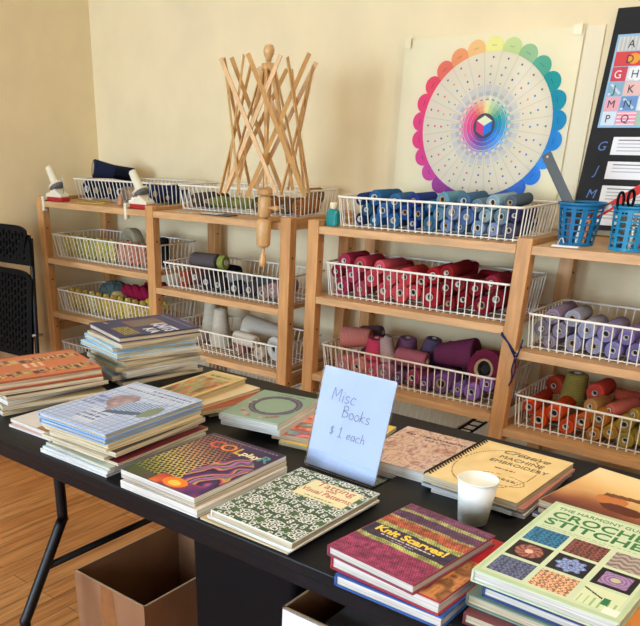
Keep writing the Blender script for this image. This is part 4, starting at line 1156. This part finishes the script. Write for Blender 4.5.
def crinkle():
    b = MB(); nx, nz = 44, 40; n1, n2 = N2(91, 6), N2(92, 15)
    U, V = np.meshgrid(np.linspace(0,.999,nx+1), np.linspace(0,.999,nz+1)); H = n1(U,V)*.008+n2(U,V)*.0025
    b.v += [(-ww/2-.012+(ww+.02)*i/nx, -.012-float(H[j,i]), hh*1.008*j/nz) for j in range(nz+1) for i in range(nx+1)]
    for j in range(nz):
        for i in range(nx):
            q = j*(nx+1)+i; b.f.append([q,q+1,q+nx+2,q+nx+1]); b.m.append(0); b.s.append(True); b.c.append(None)
    return b
crinkle().build('plastic_sleeve', clear_mat('thin_clear_plastic', -.032, .12), ps, fix=False)
b = MB().box((-.345,-.014,.630),(-.318,-.0125,.664)).box((.315,-.014,.636),(.345,-.0125,.668))
b.build('clear_tape', mat('tape_film', (236,220,182), .35), ps)

bd = thing('display_board', 'black display board with alphabet quilt picture and name cards', 'board', (-1.026,3.005,1.0895), (R(-8),0,0))
MB().box((0,-.004,0),(.62,.004,.69)).build('board_panel', mat('black_felt_board', (30,30,32), .85, .1, 80.), bd)
b = MB(); q0, q1, z0q, z1q = .026, .275, .335, .605
b.box((q0-.006,-.0056,z0q-.006),(q1+.006,-.0042,z1q+.006),0,None,(150,190,220))
PCH = (z1q-z0q)/6
cells = []   # letter, colour, x start, width, row
def row(r, *cs):
    x = q0
    for L_, col, w_ in cs: cells.append((L_, col, x, w_, r)); x += w_
row(0, ('A',(190,190,186),.100), ('B',(214,206,196),.075), ('C',(150,170,200),.075))
row(1, ('D',(214,70,70),.100), ('E',(226,150,150),.075), ('F',(240,220,160),.075))
row(2, ('G',(206,70,84),.050), ('H',(222,220,218),.060), ('I',(120,150,200),.140))
row(3, ('J',(140,176,196),.050), ('K',(232,190,184),.055), ('L',(206,206,206),.145))
row(4, ('M',(236,170,180),.050), ('N',(110,150,200),.055), ('O',(226,226,220),.145))
row(5, ('P',(216,226,236),.048), ('Q',(232,150,170),.065), ('R',(170,200,170),.137))
for L_, col, cx, w_, r in cells:
    cz = z1q-PCH*(r+1)
    b.box((cx+.001,-.0066,cz+.001),(cx+w_-.001,-.0054,cz+PCH-.001),0,None,col)
    if L_ == 'A':
        for q in range(8): b.box((cx+w_*(q*.125+.02),-.0069,cz+.002),(cx+w_*(q*.125+.07),-.0064,cz+PCH-.002),0,None,(214,212,206))
    if L_ == 'Q':
        for q in range(4): b.box((cx+.002,-.0069,cz+PCH*(q*.25+.05)),(cx+w_-.002,-.0064,cz+PCH*(q*.25+.13)),0,None,(246,226,230))
    if L_ == 'D': b.disc((cx+w_*.62,cz+PCH*.5),.019,.016,-.0070,18,0,(236,160,60))
    if L_ == 'H':
        for q in range(5): b.disc((cx+w_*.5+.016*math.cos(q*1.257),cz+PCH*.5+.012*math.sin(q*1.257)),.012,.011,-.0068-.0001*q,12,0,(236,238,240))
    if L_ in 'JN':
        for q in range(9): b.disc((cx+w_*(.15+.7*((q*37) % 10)/10),cz+PCH*(.15+.7*((q*53) % 10)/10)),.005,.004,-.0069,8,0,(206,226,236))
b.build('quilt_picture', ART_M, bd, fix=False)
INK = mat('letter_ink', (40,40,48), .6); INKB = mat('letter_blue', (70,110,170), .5)
for L_, col, cx, w_, r in cells:
    text('letter', L_, .034, INK if L_ != 'G' else WHITE, bd, (cx+w_*(.45 if L_ != 'D' else .5),-.0076,z1q-PCH*(r+1)+PCH*.22), (PI/2,0,0), 'CENTER')
for k, (L_, zc) in enumerate((('G',.272),('J',.195),('M',.118),('P',.045))):
    b = MB(); b.box((.082,-.0052,zc-.028),(.29,-.0040,zc+.028),0,None,(236,236,238))
    for r in range(4 if k % 2 == 0 else 3): b.box((.10,-.0056,zc+.016-r*.011),(.10+(.10 if r == 0 else .16-.02*(r % 2)),-.0051,zc+.0195-r*.011),0,None,(120,120,130) if r == 0 else (186,186,192))
    b.build('name_card', ART_M, bd, fix=False)
    text('letter', L_, .042, INKB, bd, (.048,-.0048,zc-.015), (PI/2,0,0), 'CENTER', .25)

# ------------------------------------------------------------------ things on the top shelves
ZS = 1.0668
bo = thing('dye_bottle', 'small teal bottle with a cream cap on the corner of the right shelves', 'bottle', (-1.818,2.655,ZS))
pr = rrect(.040,.026,.009); n = len(pr); bm_ = MB()
def lev(sx, sy, z): return [(x*sx, (y_-.013)*sy, z) for x, y_ in pr]
lv = lev(.92,.92,0)+lev(1,1,.004)+lev(1,1,.036)+lev(.86,.86,.044)+lev(.5,.62,.050)
bm_.add(lv, [tuple(range(n-1,-1,-1))]+[(q*n+i,q*n+(i+1) % n,(q+1)*n+(i+1) % n,(q+1)*n+i) for q in range(4) for i in range(n)]+[tuple(range(4*n,5*n))])
bm_.build('bottle_body', mat('teal_plastic', (14,134,134), .25), bo)
MB().lathe([(0,.050),(.010,.050),(.0115,.052),(.0115,.067),(.010,.069),(0,.069)], 18).build('bottle_cap', mat('cream_plastic', (232,218,180), .4), bo)
bo.scale = (1.3,1.3,1.25)
# blue pencil baskets
BLUEP = mat('blue_plastic', (8,112,164), .35); BLUEP2 = mat('light_blue_plastic', (14,132,178), .35)
def pen_basket(label, x, y, rb, rt_, h, m):
    t = thing('pencil_basket', label, 'basket', (x,y,ZS), (0,0,.1), 'blue plastic pencil baskets')
    n, nz = 60, 26; b = MB()
    for j in range(nz+1):
        v = j/nz; r = rb+(rt_-rb)*v
        b.v += [(r*math.cos(2*PI*i/n), r*math.sin(2*PI*i/n), h*v) for i in range(n)]
    for j in range(nz):
        for i in range(n):
            if 2 <= j < nz-3 and (j-2) % 4 < 3 and (i+(j//4)*0) % 5 < 3: continue
            q = j*n; b.f.append([q+i, q+(i+1) % n, q+n+(i+1) % n, q+n+i]); b.m.append(0); b.s.append(False); b.c.append(None)
    me = b.mesh('basket_wall', [m]); bm = bmesh.new(); bm.from_mesh(me)
    bmesh.ops.recalc_face_normals(bm, faces=bm.faces); bmesh.ops.solidify(bm, geom=bm.faces[:], thickness=.0022); bm.to_mesh(me); bm.free()
    o = bpy.data.objects.new('basket_wall', me); C.objects.link(o); o.parent = t
    MB().lathe([(0,0),(rb-.0005,0),(rb-.0005,.003),(0,.003)], 32).build('basket_floor', m, t)
    MB().lathe([(rt_-.003,h-.006),(rt_+.002,h-.006),(rt_+.006,h-.001),(rt_+.005,h+.003),(rt_-.003,h+.003)], 44, closed=True).build('basket_rim', m, t)
    return t
pen_basket('blue plastic pencil basket with a steel ruler standing in it', -.905, 2.735, .054, .070, .128, BLUEP)
pen_basket('lighter blue pencil basket with scissors, at the right edge', -.730, 2.715, .062, .068, .128, BLUEP2)
rl_ = thing('steel_ruler', 'steel ruler with a hole leaning left in the blue pencil basket', 'ruler', (-.905,2.735,ZS+.006))
b = MB(); d_ = Vector((-.178,.006,.255)).normalized()
q_ = Vector((0,0,1)).rotation_difference(d_).to_matrix().to_4x4()
Mx = Matrix.Translation((.034,.0,.004)) @ q_
b.box((-.016,-.0006,0),(.016,.0006,.318), 0, Mx); b.build('ruler_blade', mat('steel_ruler_metal', (74,74,72), .5, metal=.2), rl_)
b = MB(); b.lathe([(0,-.0012),(.0035,-.0012),(.0035,.0012),(0,.0012)], 12, 0, Mx @ Matrix.Translation((0,0,.306)) @ Matrix.Rotation(PI/2,4,'X')); b.build('hang_hole', mat('hole_light', (226,214,180), .8), rl_)
b = MB()
for k in range(40): b.box((-.016,-.0008,.03+k*.006),(-.016+(.006 if k % 5 else .010),-.0006,.0307+k*.006), 0, Mx)
b.build('ruler_marks', mat('ink_black', (30,30,32), .6), rl_)
rr_ = thing('red_ruler', 'red plastic ruler leaning right out of the blue pencil basket', 'ruler', (-.905,2.735,ZS+.006))
d_ = Vector((.225,-.005,.160)).normalized()
p0 = Vector((-.040,.030,.030)); RM = mat('red_translucent_plastic', (206,44,36), .45, spec=.2)
MB().bar(p0, p0+d_*.34, .026, .0025, 0, (0,-1,.2)).build('ruler_blade', RM, rr_)
MB().bar(p0+d_*.05+Vector((0,-.0018,0)), p0+d_*.15+Vector((0,-.0018,0)), .014, .0006, 0, (0,-1,0)).build('white_print', WHITE, rr_)
def scissors(label, x, y, rot, lean):
    t = thing('scissors', label, 'scissors', (x,y,ZS+.006), (R(lean[0]),R(lean[1]),R(rot)), 'black handled scissors in the right pencil basket')
    st = mat('steel', (170,170,170), .3, metal=1)
    for s in (-1, 1):
        MB().bar((s*.001,s*.0012,.0),(-s*.006,s*.0012,.105),.010,.002,0,(0,1,0)).build('blade', st, t)
        lp = [(-s*.006,s*.001,.100),(-s*.010,0,.118)]
        b = MB().tube(sub(lp,3), .0045, 8)
        b.tube([(-s*.020+.012*math.cos(a), 0, .143+.024*math.sin(a)) for a in np.linspace(0,2*PI,19)[:-1]], .0045, 8, closed=True)
        b.build('handle', BLACKP, t)
scissors('black handled scissors leaning left in the lighter blue basket', -.752, 2.700, 62, (0,-8))
scissors('black handled scissors leaning right in the lighter blue basket', -.705, 2.722, 40, (4,7))
def pen(label, x, y, lean, col, L=.14):
    t = thing('marker_pen', label, 'pen', (x,y,ZS+.0045), (R(lean[0]),R(lean[1]),0), 'pens in the pencil baskets')
    MB().lathe([(0,0),(.0042,.002),(.0045,.01),(.0045,L*.7),(0,L*.7)], 12).build('barrel', mat('pen_%d_%d_%d' % col, col, .4), t)
    MB().lathe([(0,L*.7),(.0050,L*.7),(.0050,L*.98),(.003,L),(0,L)], 12).build('cap', mat('pen_cap_%d_%d_%d' % col, tuple(v*.6 for v in col), .4), t)
pen('white marker pen standing inside the darker blue pencil basket', -.893, 2.700, (4,6), (226,226,220), .115)
pen('red marker pen standing inside the darker blue pencil basket', -.915, 2.703, (5,-3), (206,60,50), .118)
pen('orange marker pen standing inside the darker blue pencil basket', -.878, 2.722, (3,8), (226,140,80), .112)
pen('grey marker pen standing inside the darker blue pencil basket', -.928, 2.722, (3,-5), (130,130,140), .118)
pen('white marker pen standing inside the lighter blue pencil basket', -.722, 2.672, (3,3), (230,230,226), .10)
pen('pink marker pen standing inside the lighter blue pencil basket', -.700, 2.684, (2,6), (214,90,120), .115)
tg = thing('price_tag', 'small white tag with a curled band on the shelf before the pencil basket', 'tag', (-.903,2.640,ZS), (0,0,.05))
MB().box((-.042,-.010,0),(.042,.012,.005)).build('tag_strip', WHITE, tg, bevel=.0015)
pts = [(-.026+.010*t_, 0, .006+.022*math.sin(t_*1.5)) for t_ in np.linspace(0,1.9,9)]
b = MB()
for p, q in zip(pts[:-1], pts[1:]): b.bar(p, q, .008, .0012, 0, (0,0,1))
b.build('curled_band', WHITE, tg)

# ball winders
CRM = mat('ivory_plastic', (236,226,200), .4); REDP = mat('red_winder_plastic', (176,34,40), .4)
def winder(label, x, y, rot):
    t = thing('ball_winder', label, 'winder', (x,y,ZS), (0,0,R(rot)), 'ivory and red ball winders')
    MB().box((-.058,-.030,.0),(.066,.030,.022)).build('red_base', REDP, t, bevel=.004)
    b = MB(); 
    pr2 = [(-.062,.020),(.062,.020),(.064,.034),(.030,.050),(.012,.062),(-.012,.058),(-.030,.042),(-.062,.036)]; n = len(pr2)
    b.add([(px,-.028,pz) for px, pz in pr2]+[(px,.028,pz) for px, pz in pr2], [tuple(range(n)), tuple(range(2*n-1,n-1,-1))]+[(i,(i+1) % n,(i+1) % n+n,i+n) for i in range(n)])
    b.build('body', CRM, t, bevel=.003)
    ax = Matrix.Translation((.010,0,.058)) @ Matrix.Rotation(R(-32),4,'Y')
    MB().lathe([(0,0),(.030,.002),(.036,.010),(.036,.018),(.026,.020),(0,.020)], 24, 0, ax).build('gear_disc', mat('grey_gear', (96,94,92), .5), t)
    MB().lathe([(0,.020),(.040,.020),(.042,.024),(.040,.028),(.024,.030),(.021,.040),(.0185,.118),(.015,.124),(0,.124)], 24, 0, ax).build('spool_cone', CRM, t)
    MB().tube(sub([(.045,0,.030),(.058,.0,.060),(.060,0,.105),(.052,-.004,.122)],5), .0018, 6).build('yarn_guide', mat('steel', (170,170,170), .3, metal=1), t)
    MB().tube([(-.040,0,.036),(-.040,0,.052)], .004, 8).lathe([(0,0),(.013,.001),(.014,.007),(.009,.012),(0,.013)], 16, 0, Matrix.Translation((-.040,0,.050))).build('crank_knob', REDP, t)
    c_ = MB(); c_.box((-.066,-.050,.006),(-.050,.01,.024)); c_.box((-.066,-.056,-.042),(-.050,-.046,.024)); c_.box((-.066,-.056,-.048),(-.050,-.034,-.040))
    c_.lathe([(0,-.041),(.004,-.041),(.004,-.031),(0,-.031)], 8, 0, Matrix.Translation((-.058,-.036,0)))
    c_.build('table_clamp', CRM, t, bevel=.0015)
winder('ivory and red ball winder at the far left end of the top shelf', -3.568, 2.652, 0)
winder('ivory and red ball winder at the post between the left shelves', -2.918, 2.652, 0)
for i, (x, y, r_, col, L_) in enumerate(((-3.30,2.655,8,(206,170,70),.17),(-3.28,2.672,-9,(196,156,60),.18),(-3.26,2.700,3,(170,130,60),.15))):
    t = thing('knitting_needle', 'yellow knitting needle, %s of three lying between the ball winders' % ['front one','middle one','rear one'][i], 'needle', (x,y,ZS+.0036+.0072*i), (0,0,R(r_)), 'needles on the top shelf')
    MB().tube([(-L_/2,0,0),(L_/2-.012,0,0),(L_/2,0,0)], [.0032,.0032,.0006], 8).build('needle_shaft', mat('needle_%d' % i, col, .35), t)
    MB().lathe([(0,-.003),(.0036,-.002),(.0036,.003),(0,.004)], 10, 0, Matrix.Translation((-L_/2,0,0)) @ Matrix.Rotation(PI/2,4,'Y')).build('end_knob', mat('needle_%d' % i, col, .35), t)
spool('small peach yarn cone standing right of the yellow needles', (206,150,120), (-3.125,2.70,ZS), .017, .012, .045, .004, (0,0,1))
spool('small grey green yarn cone lying left of the second ball winder', (104,112,96), (-3.055,2.685,ZS+.017), .016, .014, .07, .004, (1,-.1,0))
bag = MB(); n1 = N2(95, 4)
def bagp(u, v): 
    a = 2*PI*u; r = .062*(1-.55*v**2)*(1+.25*(float(n1(np.array([[u*.99]]),np.array([[v*.99]]))[0,0])-.5)); return (r*1.25*math.cos(a), r*.5*math.sin(a), .003+.085*v)
nu, nv = 24, 8
bag.v += [bagp((i % nu)/nu, j/nv) for j in range(nv+1) for i in range(nu)]
for j in range(nv):
    for i in range(nu): bag.f.append([j*nu+i, j*nu+(i+1) % nu, (j+1)*nu+(i+1) % nu, (j+1)*nu+i]); bag.m.append(0); bag.s.append(True); bag.c.append(None)
tag(bag.build('plastic_bag', clear_mat('bag_film', .16, .25, (.86,.86,.88)), loc=(-3.10,2.735,ZS-.002)), 'crumpled clear plastic bag on the top shelf left of the second winder', 'bag')
pc = thing('paper_slip', 'small printed paper slip lying on the shelf before the olive yarn', 'paper', (-2.63,2.665,ZS), (0,0,R(-4)))
b = MB().box((-.055,-.022,0),(.055,.022,.001),0,None,(226,216,200)); b.box((-.04,-.012,.001),(.02,.0,.0013),0,None,(176,90,90)); b.box((-.04,.006,.001),(.04,.010,.0013),0,None,(120,120,120)); b.build('slip_sheet', ART_M, pc)
nb_ = thing('notebook', 'thin dark notebook lying on the shelf left of the swift', 'book', (-2.44,2.67,ZS), (0,0,R(-3)))
MB().box((-.09,-.03,0),(.09,.03,.004)).build('cover', mat('dark_cover', (60,66,60), .5), nb_); MB().box((-.088,-.0295,.0042),(.02,.02,.0052)).build('loose_sheet', WHITE, nb_)

rk = thing('wire_rack', 'black wire rack end leaning over the empty basket near the floor', 'rack', (-1.20,2.64,.3575))
b = MB()
for x in (0, .05): b.tube([(x,-.01,0),(x,.29,.012)], .005, 6)
b.build('rack_rails', BLACKM, rk)
b = MB()
for k in range(6): b.tube([(0,.02+k*.05,.001+k*.002),(.05,.02+k*.05,.001+k*.002)], .003, 6)
b.build('rack_rungs', BLACKM, rk)

# blue cord tied round the right post
cd = MB(); cx, cy = XE, SF+.022
def loop(z, w, dz): return [(cx+(w)*math.cos(a)*1.0, cy+(w)*math.sin(a)*1.0, z+dz*math.cos(a)) for a in np.linspace(0,2*PI,25)[:-1]]
def sq(z, dz):
    k = .0295; kk = .0255
    return [(cx-k,cy-kk,z),(cx,cy-kk-.002,z-dz*.4),(cx+k,cy-kk,z-dz),(cx+k+.002,cy,z-dz),(cx+k,cy+kk,z-dz*.8),(cx,cy+kk+.002,z-dz*.4),(cx-k,cy+kk,z),(cx-k-.002,cy,z)]
cd.tube(sq(.775,.075), .0028, 6, closed=True); cd.tube(sq(.768,.055), .0028, 6, closed=True)
cd.tube(sub([(cx+.031,cy-.030,.70),(cx+.046,cy-.038,.725),(cx+.052,cy-.036,.765),(cx+.044,cy-.034,.72),(cx+.036,cy-.034,.690)],5), .0026, 6)
cd.tube(sub([(cx+.034,cy-.032,.698),(cx+.030,cy-.036,.66),(cx+.036,cy-.036,.628),(cx+.028,cy-.034,.600)],5), .0026, 6)
cd.tube(sub([(cx+.036,cy-.032,.698),(cx+.042,cy-.036,.655),(cx+.034,cy-.036,.612)],5), .0026, 6)
tag(cd.build('blue_string', yarn_mat((40,46,92))), 'dark blue yarn cord tied round the post of the right shelves', 'cord')
bpy.context.view_layer.update()
